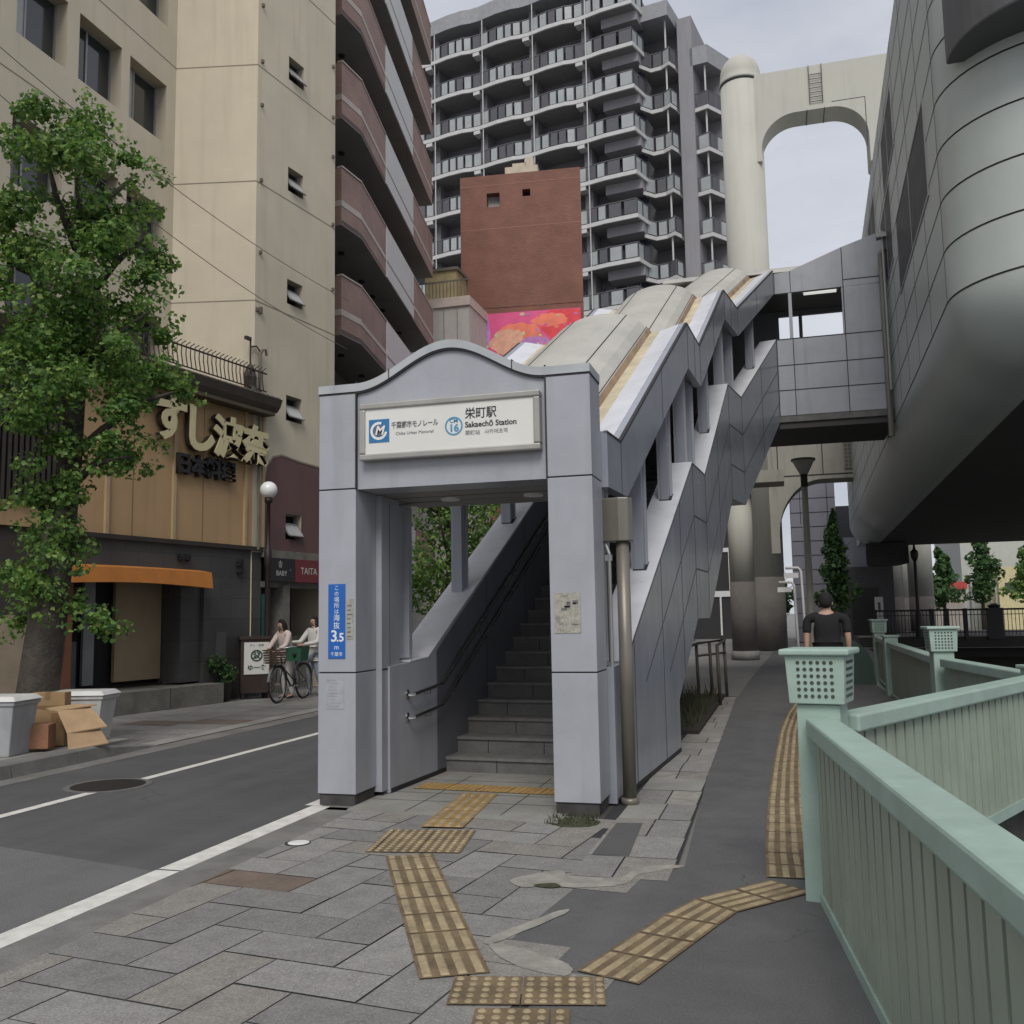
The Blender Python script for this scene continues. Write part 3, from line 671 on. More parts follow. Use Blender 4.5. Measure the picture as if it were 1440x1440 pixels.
text('lettering', '栄町駅', .102, Matrix.Translation((-2.477, TY, 3.225)) @ FX, M_blk, sg, .0008, off=.0012, align='LEFT', sx=.9)
text('lettering', 'Sakaechō Station', .066, Matrix.Translation((-2.477, TY, 3.135)) @ FX, M_blk, sg, .0008, off=.0015, align='LEFT', sx=.98)
text('lettering', '荣町站   사카에초역', .044, Matrix.Translation((-2.477, TY, 3.065)) @ FX, M_gry, sg, .0008, align='LEFT')

# ------------------------------------------------------------------ covered bridge from the stairs into the station
fb = thing('covered_footbridge', 'lavender panelled covered bridge joining staircase top to the station', 'footbridge', frame(1.2, 21, 5.5))
g = MB().use(M_pan)
Y0 = 21.0
xl = [.115, .45, 1.53, 2.40]; zl = [5.74, 6.29, 6.84, 7.42]
g.box(.11, 2.40, Y0+.01, Y0+.12, 5.74, 7.42)
g.prism([(.11, 8.45), (2.40, 8.47), (2.40, 9.60), (1.55, 9.34), (.85, 9.08), (.45, 8.93), (.11, 8.90)], 'y', Y0+.01, Y0+.12)
g.box(1.55, 2.40, Y0+.01, Y0+.12, 7.421, 8.46)
g.use(M_joint)
for z in zl[1:]: g.box(.11, 2.40, Y0+.004, Y0+.012, z-.009, z+.009)
g.box(1.53, 2.40, Y0+.004, Y0+.012, 8.60, 8.618)
for x in (.11, .45, 1.53): g.box(x, x+.016, Y0+.003, Y0+.012, 5.74, 7.42)
for x, z in ((.115, 8.9), (.45, 8.93)): g.box(x, x+.014, Y0+.003, Y0+.012, 8.46, z)
g.box(1.53, 1.546, Y0+.003, Y0+.012, 7.42, 9.33)
g.build('front_wall', parent=fb)
for x in (.40, 1.50): MB().use(M_pan).box(x, x+.07, Y0+.02, Y0+.11, 7.422, 8.46).build('post', parent=fb)
g = MB().use(M_pan); g.wall(-2.3, 2.40, 5.74, 8.9, [(.2, .66, 7.45, 8.62), (.74, 2.0, 7.45, 8.62)], .1, Y0+2.3); g.build('rear_wall', parent=fb)
g = MB().use(M_ceil); g.box(-2.3, 2.40, Y0+.13, Y0+2.3, 8.74, 8.80); g.build('ceiling', parent=fb)
g = MB().use(M_step); g.box(-2.3, 2.40, Y0+.02, Y0+2.3, 5.60, 5.95); g.use(mat('bridge_beam', (.05, .048, .046), .7)); g.box(-.6, 2.42, Y0+.06, Y0+2.3, 5.46, 5.73); g.build('deck', parent=fb)
g = MB().use(M_vault)
pr = [(0, 8.93), (.3, 9.1), (.75, 9.28), (1.2, 9.33), (1.6, 9.28), (2.05, 9.1), (2.42, 8.93)]
g.hexa([(-2.3, Y0+y, z+.02) for y, z in pr], [(2.38, Y0+.13+y*.9, z+.02) for y, z in pr]); g.build('roof', parent=fb)
g = MB().use(M_pan); g.box(-2.4, -2.3, Y0-.1, Y0+2.3, 5.74, 8.9); g.build('end_wall', parent=fb)
g = MB().use(mat('lamp_tube', (.9, .9, .86), .4, emit=.55)); g.tube([(.75, Y0+.8, 8.64), (1.45, Y0+.8, 8.64)], .03, 10); g.use(M_whi); g.box(.72, 1.48, Y0+.75, Y0+.85, 8.675, 8.74); g.build('tube_lamp', parent=fb)

# ------------------------------------------------------------------ beige building on the left
M_beige = mat('beige_render', (.56, .50, .385), .85, var=.07, scale=.8, streak=.45, stain=(.40, .345, .255), bump=.1, bscale=30)
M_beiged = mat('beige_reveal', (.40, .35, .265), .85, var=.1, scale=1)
M_line = mat('render_joint', (.25, .215, .165), .9)
M_maroon = mat('maroon_wall', (.135, .075, .072), .8, var=.12, scale=1.5, streak=.4)
M_stone = mat('stone_pier', (.17, .165, .14), .85, var=.3, scale=4, bump=.3, bscale=30)
RP = frame(-10.336, 17.586, 0, 81)
bb = thing('apartment_block', 'tall beige rendered block with small tilted windows, left of the street', 'building', frame(-11, 17.2))
FA = frame(-12.15, 16.85, 0, 90)             # set-back face: x along the street, -y out to the street
wl = []
for zb, zt_ in ((6.5, 7.75), (8.95, 10.2), (11.62, 12.92), (14.25, 15.55)):
    for xa in (-11.3, -9.85, -7.4, -5.95, -4.42, -2.93, -1.50):
        wl.append((xa, xa+1.18, zb, zt_))
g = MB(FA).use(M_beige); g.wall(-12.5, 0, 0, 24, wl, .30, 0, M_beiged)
g.use(M_line)
for z in (8.25, 10.87, 13.5, 16.1): g.box(-12.5, 0, -.004, .002, z-.012, z+.012)
# facing return wall and the block that comes forward
C1 = Vector((-10.39, 17.235)); C2 = Vector((-9.95, 20.05)); A1 = Vector((-12.15, 16.85))
g.M = I4; g.use(M_beige); g.poly([(A1.x, A1.y, 0), (C1.x, C1.y, 0), (C1.x, C1.y, 24), (A1.x, A1.y, 24)])
g.use(M_line)
for z in (8.25, 10.87, 13.5, 16.1):
    g.poly([(A1.x, A1.y-.003, z-.012), (C1.x, C1.y-.004, z-.012), (C1.x, C1.y-.004, z+.012), (A1.x, A1.y-.003, z+.012)])
hw = [(.70, 1.25, z, z+.56) for z in (3.28, 5.88, 8.5, 11.1, 13.73, 16.35)]
ang = math.degrees(math.atan2(C2.y-C1.y, C2.x-C1.x)); FB_ = Matrix.Translation((C1.x, C1.y, 0)) @ Matrix.Rotation(R(ang), 4, 'Z'); LB = (C2-C1).length
hw = [(a+.36, b+.36, c, d) for a, b, c, d in hw]
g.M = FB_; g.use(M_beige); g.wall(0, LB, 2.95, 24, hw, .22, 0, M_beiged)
g.use(M_line)
for z in (8.25, 10.87, 13.5, 16.1): g.box(0, LB, -.004, .002, z-.012, z+.012)
g.use(M_maroon)
mp_ = [(.33, 3.02), (LB-.02, 3.02), (LB-.02, 4.98), (1.6, 5.02), (.9, 5.08), (.62, 5.0), (.45, 4.8), (.36, 4.5)]
def fillholes(poly, y, hole):     # maroon facing in strips round the window opening
    a, b, c, d = hole
    def cl(p, ax, v, k): return clip(p, ax, v, k)
    for q in (cl(poly, 0, a, -1), cl(poly, 0, b, 1), cl(cl(cl(poly, 0, a, 1), 0, b, -1), 1, c, -1), cl(cl(cl(poly, 0, a, 1), 0, b, -1), 1, d, 1)):
        if len(q) > 2: g.poly([(x, y, z) for x, z in q])
fillholes(mp_, -.012, hw[0])
g.use(M_line)
for (a, b), (c, d) in zip(mp_[2:], mp_[3:]+mp_[:1]): g.hexa([(a, -.02, b-.02), (a, -.02, b+.02), (a, .0, b+.02), (a, .0, b-.02)], [(c, -.02, d-.02), (c, -.02, d+.02), (c, .0, d+.02), (c, .0, d-.02)])
g.use(M_stone); g.box(.30, LB+.4, -.06, .3, 2.86, 3.02)
g.M = I4; g.use(M_beige)
B1 = Vector((-20, 21.6)); B2 = Vector((-20, 4.35)); B3 = Vector((-12.15, 4.35))
for a, b in ((C2, B1), (B1, B2), (B2, B3)): g.poly([(a.x, a.y, 0), (b.x, b.y, 0), (b.x, b.y, 24), (a.x, a.y, 24)])
g.poly([(p.x, p.y, 23.98) for p in (A1, C1, C2, B1, B2, B3)])
g.build('wall', parent=bb)
M_frost = mat('frosted_pane', (.36, .37, .36), .3, var=.1)
M_sash = mat('window_sash', (.30, .30, .29), .45, .4, var=.1)
M_curt = mat('blind_grey', (.22, .22, .21), .8, var=.15)
def slider(F, a, b, c, d, y, parent, pane_m=None, mull=.4):
    g = MB(F).use(M_sash); t = .035
    g.box(a, b, y-.05, y, c, c+t); g.box(a, b, y-.05, y, d-t, d); g.box(a, a+t, y-.05, y, c+t, d-t); g.box(b-t, b, y-.05, y, c+t, d-t); m_ = a+(b-a)*mull; g.box(m_-.02, m_+.02, y-.045, y, c+t, d-t)
    f = g.build('window', parent=parent)
    g = MB(F).use(pane_m or M_glass).box(a+t, b-t, y-.022, y-.01, c+t, d-t).build('pane', parent=f)
    return f
for i, o in enumerate(wl):
    f = slider(FA, *o, .30, bb, M_glass, .42 if i % 2 else .38)
    if i % 3 != 1: a, b, c, d = o; k = random.uniform(.2, .42); MB(FA).use(M_curt if i % 2 else M_frost).box(a+.05, a+(b-a)*k, .272, .2775, c+.04, d-.04).build('curtain', parent=f)
for o in hw:
    a, b, c, d = o
    g = MB(FB_).use(M_sash); t = .03
    g.box(a, b, .14, .2, c, c+t); g.box(a, b, .14, .2, d-t, d); g.box(a, a+t, .14, .2, c+t, d-t); g.box(b-t, b, .14, .2, c+t, d-t); g.use(M_dark).box(a, b, .205, .215, c, d)
    f = g.build('window', parent=bb)
    T = Matrix.Translation((0, .10, c+(d-c)*.64)) @ Matrix.Rotation(R(-34), 4, 'X')
    g = MB(FB_).use(M_sash); h = (d-c)*.62; g.box(a+.02, b-.02, -.015, .015, -h, -h+.03, T).box(a+.02, b-.02, -.015, .015, -.03, 0, T).box(a+.02, a+.045, -.015, .015, -h, 0, T).box(b-.045, b-.02, -.015, .015, -h, 0, T)
    g.use(M_frost).box(a+.045, b-.045, -.005, .005, -h+.03, -.03, T); g.build('tilted_sash', parent=f)
g = MB(FB_).use(mat('bracket', (.14, .125, .1), .7))
for z in (9.3, 10.9, 12.6, 13.6, 14.9):
    for x in (.10, LB-.14): g.box(x, x+.06, -.05, 0, z, z+.07)
g.box(.02, .10, -.03, 0, 8.02, 8.1).box(.12, .18, -.06, 0, 8.0, 8.14)
g.build('wall_bracket', parent=bb)
g = MB(FB_).use(M_pipe); g.tube([(.12, -.06, 3.0), (.12, -.06, 7.1), (.14, -.10, 7.2), (.22, -.12, 7.22), (.27, -.1, 7.1)], .03, 8); g.build('vent_pipe', parent=bb)
# ground floor shop recess under the block
g = MB(FB_).use(mat('shop_inside', (.05, .05, .045), .85, var=.3, scale=2)); g.box(.3, LB+.5, 1.2, 1.3, .03, 2.86); g.build('shop_wall', parent=bb)
g = MB(FB_).use(M_stone); g.box(.98, 1.22, -.02, .5, .03, 2.30); g.box(.3, LB+.5, .02, .25, 2.24, 2.36); g.box(1.25, LB+.5, .6, .75, .03, 1.2)
g.build('shop_pier', parent=bb)
g = MB(FB_).use(mat('poster_green', (.02, .09, .08), .5, var=.3)); g.box(.38, .56, .05, .1, 1.0, 2.1); g.build('shop_banner', parent=bb)
# shop fascia signs
def shopsign(x0, x1, m, label, texts):
    s = thing('shop_sign', label, 'sign', FB_ @ Matrix.Translation((x0, -.08, 2.36)))
    MB(FB_).use(m).box(x0, x1, -.14, -.02, 2.36, 2.85).build('board', parent=s, bevel=.005)
    for t, x, z, sz, mm in texts: text('lettering', t, sz, FB_ @ Matrix.Translation((x, -.143, z)) @ FX, mm, s, .001)
M_sred = mat('sign_maroon', (.16, .03, .035), .5, var=.1); M_sblk = mat('sign_black', (.022, .022, .024), .5)
M_let = mat('sign_letter', (.55, .53, .5), .6); M_letd = mat('sign_letter_dim', (.25, .25, .25), .6)
shopsign(.42, 1.22, M_sblk, 'black shop sign with white crest and lettering beside the lamp post', [('♔', .74, 2.72, .20, M_let), ('BABY', .78, 2.53, .15, M_let), ('- - - -', .78, 2.42, .05, M_letd), ('ィ', 1.08, 2.62, .08, M_letd)])
shopsign(1.26, 2.55, M_sred, 'maroon shop sign with white letters next to the gate pillar', [('TAITA', 1.72, 2.60, .21, M_let), ('- - -', 1.85, 2.74, .06, M_letd)])
# ------------------------------------------------------------------ sushi restaurant in front of the block
rs = thing('restaurant', 'two storey restaurant with tan panels above dark tiles and orange awning', 'restaurant', RP)
M_tan = mat('tan_panel', (.45, .295, .155), .7, var=.09, scale=.7, streak=.3, stain=(.22, .14, .07))
M_tile = brickmat('dark_tile', (.058, .057, .056), (.072, .070, .067), (.04, .04, .04), 1.0, .55, .6, .4, .006)
M_seam = mat('panel_seam', (.17, .11, .055), .8); M_bat = mat('pale_batten', (.44, .33, .19), .7)
g = MB(RP); g.use(M_tan); g.wall(-4.9, -.06, 3.06, 5.86, [], .1, 0); g.use(M_seam)
for x in (-3.5, -1.78): g.box(x-.008, x+.008, -.003, .002, 3.06, 5.86)
g.use(M_bat)
for x in (-4.08, -2.55, -.60, -.06): g.box(x-.035, x+.035, -.05, 0, 3.06, 5.86)
g.use(mat('eave_soffit', (.10, .075, .05), .8)); g.box(-4.9, -.03, -.3, .05, 5.80, 5.87)
g.use(M_tan); g.poly([(-.06, 0, 3.0), (-.06, 3, 3.0), (-.06, 3, 5.86), (-.06, 0, 5.86)])
g.build('upper_wall', parent=rs)
g = MB(RP).use(M_tile)
g.wall(-4.9, -.04, 0, 2.98, [(-4.75, -1.68, .1, 2.42)], .7, .02)
g.use(mat('dark_ledge', (.035, .03, .026), .6)).box(-4.9, -.03, -.05, .1, 2.98, 3.06); g.use(M_tile).poly([(-.04, .02, .1), (-.04, 2, .1), (-.04, 2, 2.98), (-.04, .02, 2.98)])
g.build('lower_wall', parent=rs)
g = MB(RP).use(M_stone); g.box(-5.3, -1.55, -.38, .72, .02, .40); g.use(M_joint)
for x in (-4.2, -2.9): g.box(x, x+.012, -.383, .6, .06, .403)
g.build('doorstep', parent=rs)
g = MB(RP); g.use(M_dark).box(-4.75, -1.68, .70, .75, .44, 2.42); g.use(mat('wainscot', (.10, .12, .125), .6)).box(-4.7, -4.05, .62, .69, .44, 1.25)
g.use(mat('pale_curtain', (.26, .28, .28), .8)).box(-3.95, -3.72, .58, .64, .5, 2.3)
g.use(mat('beige_panel', (.30, .235, .15), .8, var=.1)).box(-3.3, -2.22, .55, .62, .52, 2.40)
g.use(M_tile).box(-2.2, -1.69, .1, .65, .44, 2.41); g.use(mat('notice_paper', (.35, .34, .32), .8)).box(-4.45, -4.2, .6, .615, 1.6, 1.95)
g.build('doorway', parent=rs)
MB(RP).use(mat('steel_plate', (.09, .09, .09), .5)).box(-1.35, -1.08, -.01, .02, .5, 1.35).build('meter_cover', parent=rs)
MB(RP).use(mat('red_post', (.16, .06, .03), .6, var=.2)).box(-4.95, -4.78, -.12, .02, .1, 2.42).build('door_post', parent=rs)
# orange awning board with a lifted middle
M_or = mat('orange_board', (.50, .185, .035), .6, var=.12, scale=3, streak=.25, stain=(.28, .1, .02))
g = MB(RP).use(M_or); n = 16
for i in range(n):
    def Q(k):
        t = k/n; x = -5.10+3.28*t; b = 2.20+.05*math.sin(math.pi*t)-.03*t; tp = 2.46+.025*math.sin(math.pi*(t*.8+.1)); return x, b, tp
    (a, b, c), (d, e, f) = Q(i), Q(i+1)
    g.hexa([(a, -.33, b), (d, -.33, e), (d, -.29, f), (a, -.29, c)], [(a, -.0, b+.02), (d, -.0, e+.02), (d, .0, f+.05), (a, 0, c+.05)])
g.build('awning', parent=rs)
# eave with a dark tiled edge, roof railing above
M_eave = mat('eave_brown', (.075, .060, .048), .75, var=.2, scale=5)
g = MB(RP).use(M_eave); g.prism([(.3, 5.88), (-.28, 5.88), (-.36, 5.98), (-.42, 6.14), (-.30, 6.20), (-.10, 6.26), (.3, 6.26)], 'x', -6.6, .06)
x = -6.6
while x < 0: g.prism([(-.43, 6.13), (-.40, 6.17), (-.12, 6.27), (-.12, 6.24)], 'x', x, x+.05); x += .16
g.build('eave', parent=rs)
g = MB(RP).use(mat('iron_brown', (.05, .036, .03), .6, .3)); x = -6.4
g.tube([(-6.4, -.12, 6.70), (-.1, -.12, 6.70)], .018, 6); g.tube([(-6.4, -.12, 6.32), (-.1, -.12, 6.32)], .014, 6)
while x < -.15: g.tube([(x, -.12, 6.32), (x-.06, -.13, 6.55), (x-.05, -.13, 6.74), (x+.02, -.16, 6.80)], .011, 5); x += .115
g.build('roof_railing', parent=rs)
g = MB(RP).use(mat('lantern_metal', (.06, .05, .045), .6, .4)); g.lathe([(.16, 0), (.12, .1), (.14, .3), (.09, .48), (.05, .56)], (-.5, -.02, 6.26), 10); g.tube([(-.5, -.02, 6.8), (-.5, -.02, 7.35), (-.6, -.02, 7.38)], .02, 6); g.tube([(-.5, -.02, 7.2), (-.35, -.05, 7.25), (-.2, -.05, 7.15)], .018, 6); g.box(-.66, -.5, -.05, .01, 7.33, 7.40); g.build('roof_vent', parent=rs)
MB(RP).use(M_conc).poly([(-6.6, .05, 6.25), (.05, .05, 6.25), (.05, 1.9, 6.25), (-6.6, 1.9, 6.25)]).build('terrace', parent=rs)
# slatted screen and wall to the left of the trunk
g = MB(RP); g.use(mat('brown_wall', (.05, .042, .036), .8)); g.wall(-8.6, -4.9, .1, 5.86, [], .1, .06); g.use(M_tan); g.box(-8.6, -4.9, .0, .05, 3.06, 3.45); g.build('side_wall', parent=rs)
g = MB(RP).use(mat('slat_dark', (.04, .034, .03), .7)); x = -8.5
while x < -4.95: g.box(x, x+.05, -.08, .0, 3.45, 5.35); x += .10
g.box(-8.55, -4.92, -.1, .02, 5.35, 5.45); g.build('slat_screen', parent=rs)
g = MB(RP); g.use(mat('door_cream', (.33, .27, .19), .7)); g.box(-6.3, -5.5, -.0, .05, .15, 1.7); g.build('side_door', parent=rs)
# raised characters
nm = thing('restaurant_sign', 'large cream brush characters standing off the tan restaurant wall', 'sign', RP @ Matrix.Translation((-1.6, -.1, 4.9)))
M_cr = mat('sign_cream', (.60, .53, .31), .5, var=.06); M_edge = mat('sign_edge_dark', (.03, .022, .018), .6)
for ch, x, z, s, xs_ in (('す', -2.86, 5.20, .92, .95), ('し', -2.10, 5.12, .95, .95), ('波', -1.30, 5.08, .84, 1.0), ('奈', -.50, 5.05, .82, .95)):
    k = text('character', ch, s, RP @ Matrix.Translation((x, -.2, z)) @ FX, M_cr, nm, .012, off=.034, sx=xs_)
    text('character_side', ch, s, RP @ Matrix.Translation((x, -.125, z)) @ FX, M_edge, nm, .06, off=.026, sx=xs_)
ns = thing('restaurant_subtitle', 'small black characters below the cream restaurant name', 'sign', RP @ Matrix.Translation((-1.8, -.06, 4.2)))
for i, ch in enumerate('日本料理'): text('character', ch, .42, RP @ Matrix.Translation((-2.40+.40*i, -.07, 4.46)) @ FX, M_blk, ns, .05, off=.014)
for nme, lab, tx, x, z in (('wall_lettering', 'pair of dark raised characters on tiles right of the awning', '駅\n前', -.72, 2.62), ('wall_lettering', 'dark raised characters on the tiles above the awning middle', '寿司', -2.25, 2.74)):
    text(nme, tx, .15, RP @ Matrix.Translation((x, -.02, z)) @ FX, M_blk, None, .03, off=.006, label=lab, cat='lettering')
# ------------------------------------------------------------------ brick balcony building
bk = thing('balcony_building', 'brown tiled apartment building with long stacked balconies and pale stripes', 'building', frame(-10.6, 22))
M_bt = brickmat('brown_tile', (.30, .195, .165), (.335, .22, .185), (.22, .145, .12), 3.0, .75, .4, .16, .02)
M_btd = M_bt; M_str = mat('stripe_pale', (.46, .40, .36), .7, var=.1, streak=.2)
M_sof = mat('soffit_grey', (.22, .215, .20), .85, var=.15, scale=1); M_wpan = mat('white_panel', (.56, .56, .55), .5, var=.06, streak=.2)
pA = Vector((-10.68, 21.9)); pB = pA+Vector((math.sin(R(6)), math.cos(R(6))))*1.0; dM = Vector((math.sin(R(-10.5)), math.cos(R(-10.5)))); pC = pB+dM*11.2
inn = Vector((-1, .12)).normalized()
def LP(s, d):   # s along the main balcony front, d inwards
    n = Vector((-dM.y, dM.x)); return pB+dM*s+n*d
FM = Matrix.Translation((pB.x, pB.y, 0)) @ Matrix.Rotation(math.atan2(dM.y, dM.x), 4, 'Z')
FC = Matrix.Translation((pA.x, pA.y, 0)) @ Matrix.Rotation(R(84), 4, 'Z')
for k in range(-4, 4):
    b = 14.79+2.95*k
    g = MB(FC).use(M_bt).box(0, 1.0, 0, .12, b, b+1.56); g.M = FM; g.box(.0, 3.0, 0, .12, b, b+1.56).box(7.2, 11.2, 0, .12, b, b+1.56); g.box(11.08, 11.2, .12, 1.6, b, b+1.56)
    g.M = FC; g.box(-.0, .12, .12, 1.4, b, b+1.56)
    g.use(M_str); g.box(-.012, 1.0, -.012, 0, b+.50, b+.66); g.box(-.012, 0, 0, 1.4, b+.50, b+.66); g.box(-.01, 1.0, -.03, .14, b+1.56, b+1.60)
    g.M = FM; g.box(-.0, 3.0, -.012, 0, b+.50, b+.62).box(7.2, 11.21, -.012, 0, b+.42, b+.54); g.box(0, 11.2, -.02, .14, b+1.561, b+1.60)
    g.use(M_wpan); g.box(3.0, 7.2, -.03, .12, b, b+1.558); g.use(M_line).box(3.0, 7.2, -.034, -.028, b+.46, b+.48); g.box(3.0, 7.2, -.036, -.028, b+.50, b+.52)
    g.build('balcony', parent=bk)
    q = [pA, pB, pC, LP(11.2, 1.6), LP(1.2, 1.5), pA+Vector((-1.5, 1.2)), pA+inn*1.5]
    g = MB().use(M_sof); g.prism([(p.x, p.y) for p in q], 'z', b-.02, b+.12)
    g.use(M_dark)
    for s in (.9, 3.2, 4.6, 6.0, 8.6): p = LP(s, .8); g.lathe([(.09, 0), (.09, -.05)], (p.x, p.y, b-.021), 10)
    g.build('slab', parent=bk)
g = MB(FM).use(mat('balcony_wall', (.21, .19, .17), .85, var=.1)); g.box(-1.0, 11.2, 1.45, 6, 0, 26); g.M = FC; g.box(0, 1.5, 1.35, 6, 0, 26.0); g.build('wall', parent=bk)
for k in range(-3, 4):
    b = 14.79+2.95*k
    for x in (.6, 3.3, 6.2, 8.9):
        MB(FM).use(M_glass).box(x, x+1.7, 1.41, 1.445, b+.15, b+2.2).use(M_sash).box(x+.83, x+.88, 1.38, 1.41, b+.15, b+2.2).build('window', parent=bk)
    MB(FM).use(M_wpan).box(2.1, 2.5, .35, .8, b+1.0, b+1.9).build('air_conditioner', parent=bk)
# ------------------------------------------------------------------ red tiled building, billboard, pale neighbour
rd = thing('red_building', 'narrow windowless red brown tiled building in front of the tower', 'building', frame(-10.5, 39.7))
M_red = brickmat('red_tile', (.205, .082, .056), (.24, .10, .068), (.16, .072, .052), 2.2, .7, .5, .2, .03)
a_, b_ = Vector((-13.3, 39.4)), Vector((-7.85, 40.0)); FR = Matrix.Translation((a_.x, a_.y, 0)) @ Matrix.Rotation(math.atan2(b_.y-a_.y, b_.x-a_.x), 4, 'Z'); LR = (b_-a_).length
g = MB(FR).use(M_red); g.wall(0, LR, 15.25, 21.45, [(1.22, 1.82, 19.95, 20.6), (2.86, 3.22, 20.32, 20.65)], .4); g.wall(.45, LR, 0, 15.25, [], .1, .02)
g.box(0, .1, .0, 5, 15.25, 21.45) if False else None
for x0, x1, zb in ((0, .6, 15.25), (LR, LR-2.2, 0)): g.poly([(x0, 0, zb), (x1, 6, zb), (x1, 6, 21.45), (x0, 0, 21.45)])
g.poly([(.45, .02, 0), (.45, 6, 0), (.45, 6, 15.25), (.45, .02, 15.25)]); g.poly([(0, 0, 21.44), (LR, 0, 21.44), (LR-2.2, 6, 21.44), (.6, 6, 21.44)]); g.poly([(0, 0, 15.25), (.45, 0, 15.25), (.45, 6, 15.25), (0, 6, 15.25)])
g.use(mat('red_joint', (.30, .15, .11), .8))
for z in (18.9, 20.95): g.box(0, LR, -.006, 0, z, z+.04)
g.build('wall', parent=rd)
MB(FR).use(M_frost).box(1.22, 1.82, .38, .4, 19.95, 20.6).build('window', parent=rd); MB(FR).use(M_glass).box(2.86, 3.22, .38, .4, 20.32, 20.65).build('window', parent=rd)
g = MB(FR).use(mat('roofhouse_cream', (.52, .46, .36), .8, var=.12, streak=.5, stain=(.3, .22, .14))); g.box(2.0, 3.5, .5, 3, 21.44, 22.0).box(2.3, 2.9, .8, 2, 22.0, 22.3).box(2.95, 3.3, .6, 2, 22.0, 22.45); g.build('roof_house', parent=rd)
bl = thing('billboard', 'bright pink and orange billboard below the red tiled wall', 'billboard', FR @ Matrix.Translation((2.7, -.1, 12.5)))
M_pk = mat('poster_pink', (.72, .09, .25), .5, var=.15, scale=1); M_or2 = mat('poster_orange', (.80, .20, .12), .5, var=.25, scale=1.2); M_lil = mat('poster_lilac', (.48, .20, .48), .5, var=.2); M_pe = mat('poster_peach', (.72, .38, .26), .5, var=.2); M_rdd = mat('poster_red', (.75, .05, .07), .5, var=.2)
g = MB(FR).use(M_pk).box(.62, 5.35, -.12, -.02, 11.6, 14.95); g.build('board', parent=bl)
g = MB(FR)
def blobz(cx, cz, rx, rz, m, y, n=26, x0=.64, x1=5.33, z1=14.93):
    pts = [(min(x1, max(x0, cx+rx*math.cos(2*math.pi*i/n)*(1+.12*math.sin(5*i)))), min(z1, cz+rz*math.sin(2*math.pi*i/n)*(1+.1*math.cos(3*i)))) for i in range(n)]
    g.use(m).poly([(x, y, z) for x, z in pts])
blobz(2.6, 13.7, 1.15, .75, M_or2, -.1215); blobz(4.6, 14.3, .95, .9, M_rdd, -.1225); blobz(4.0, 14.5, .8, .3, M_or2, -.1235); blobz(.9, 14.1, .45, .9, M_lil, -.1225); blobz(2.1, 13.6, .8, .6, M_pe, -.1245); blobz(3.3, 13.3, .8, .5, M_lil, -.1248)
for i in range(26): blobz(random.uniform(.8, 5.2), random.uniform(13.0, 14.85), random.uniform(.04, .13), random.uniform(.04, .1), random.choice([M_pe, M_lil, M_or2, M_pk, M_cr]), -.1255-.0003*i, 8)
g.build('printed_pattern', parent=bl)
pb = thing('pale_building', 'low pale grey building squeezed between balconies and the red wall', 'building', frame(-13, 37))
g = MB().use(mat('pale_wall', (.50, .47, .43), .8, var=.08, streak=.3)); g.box(-15, -12.15, 37, 41, 0, 14.6); g.use(mat('pale_cap', (.55, .46, .40), .8)).box(-15.05, -12.1, 36.9, 41, 14.6, 15.0); g.use(M_line)
for x in (-13.3, -12.7): g.box(x, x+.03, 36.99, 37, 0, 14.5)
g.build('wall', parent=pb)
g = MB().use(M_pipe)
for i in range(16): g.box(-14.6+.16*i, -14.57+.16*i, 37.0, 37.03, 15.0, 15.75)
g.box(-14.6, -12.15, 36.99, 37.03, 15.72, 15.78); g.build('roof_railing', parent=pb)
g = MB().use(mat('tank_ochre', (.36, .29, .15), .7, var=.2)); g.box(-14.5, -13.05, 38, 39.4, 15.0, 16.6); g.use(M_pipe).box(-14.6, -12.95, 37.9, 39.5, 16.6, 16.72); g.use(M_whi); g.lathe([(.2, 0), (.22, .05), (.02, .08)], (0, 0, 0), 12) if False else None
g.build('roof_tank', parent=pb)

# ------------------------------------------------------------------ apartment tower
tw = thing('apartment_tower', 'tall dark grey apartment tower with white balcony edges', 'tower', frame(-17, 68))
a_, b_ = Vector((-25.9, 69.1)), Vector((-8.75, 66.1)); FT = Matrix.Translation((a_.x, a_.y, 0)) @ Matrix.Rotation(math.atan2(b_.y-a_.y, b_.x-a_.x), 4, 'Z'); LT = (b_-a_).length
M_slab = mat('slab_white', (.50, .495, .49), .7, var=.08, streak=.15); M_tw = mat('tower_wall', (.165, .162, .17), .8, var=.1, scale=.3, streak=.2)
M_und = mat('tower_soffit', (.22, .22, .22), .85); M_bp = mat('balustrade_glass', (.33, .35, .35), .25, var=.12, scale=.9); M_bd = mat('balustrade_dark', (.085, .085, .095), .6)
M_tw2 = mat('tower_wall_pale', (.26, .255, .27), .8, var=.1, scale=.3, streak=.3)
FH = 3.27; lev = [42.9-FH*k for k in range(-1, 12)]
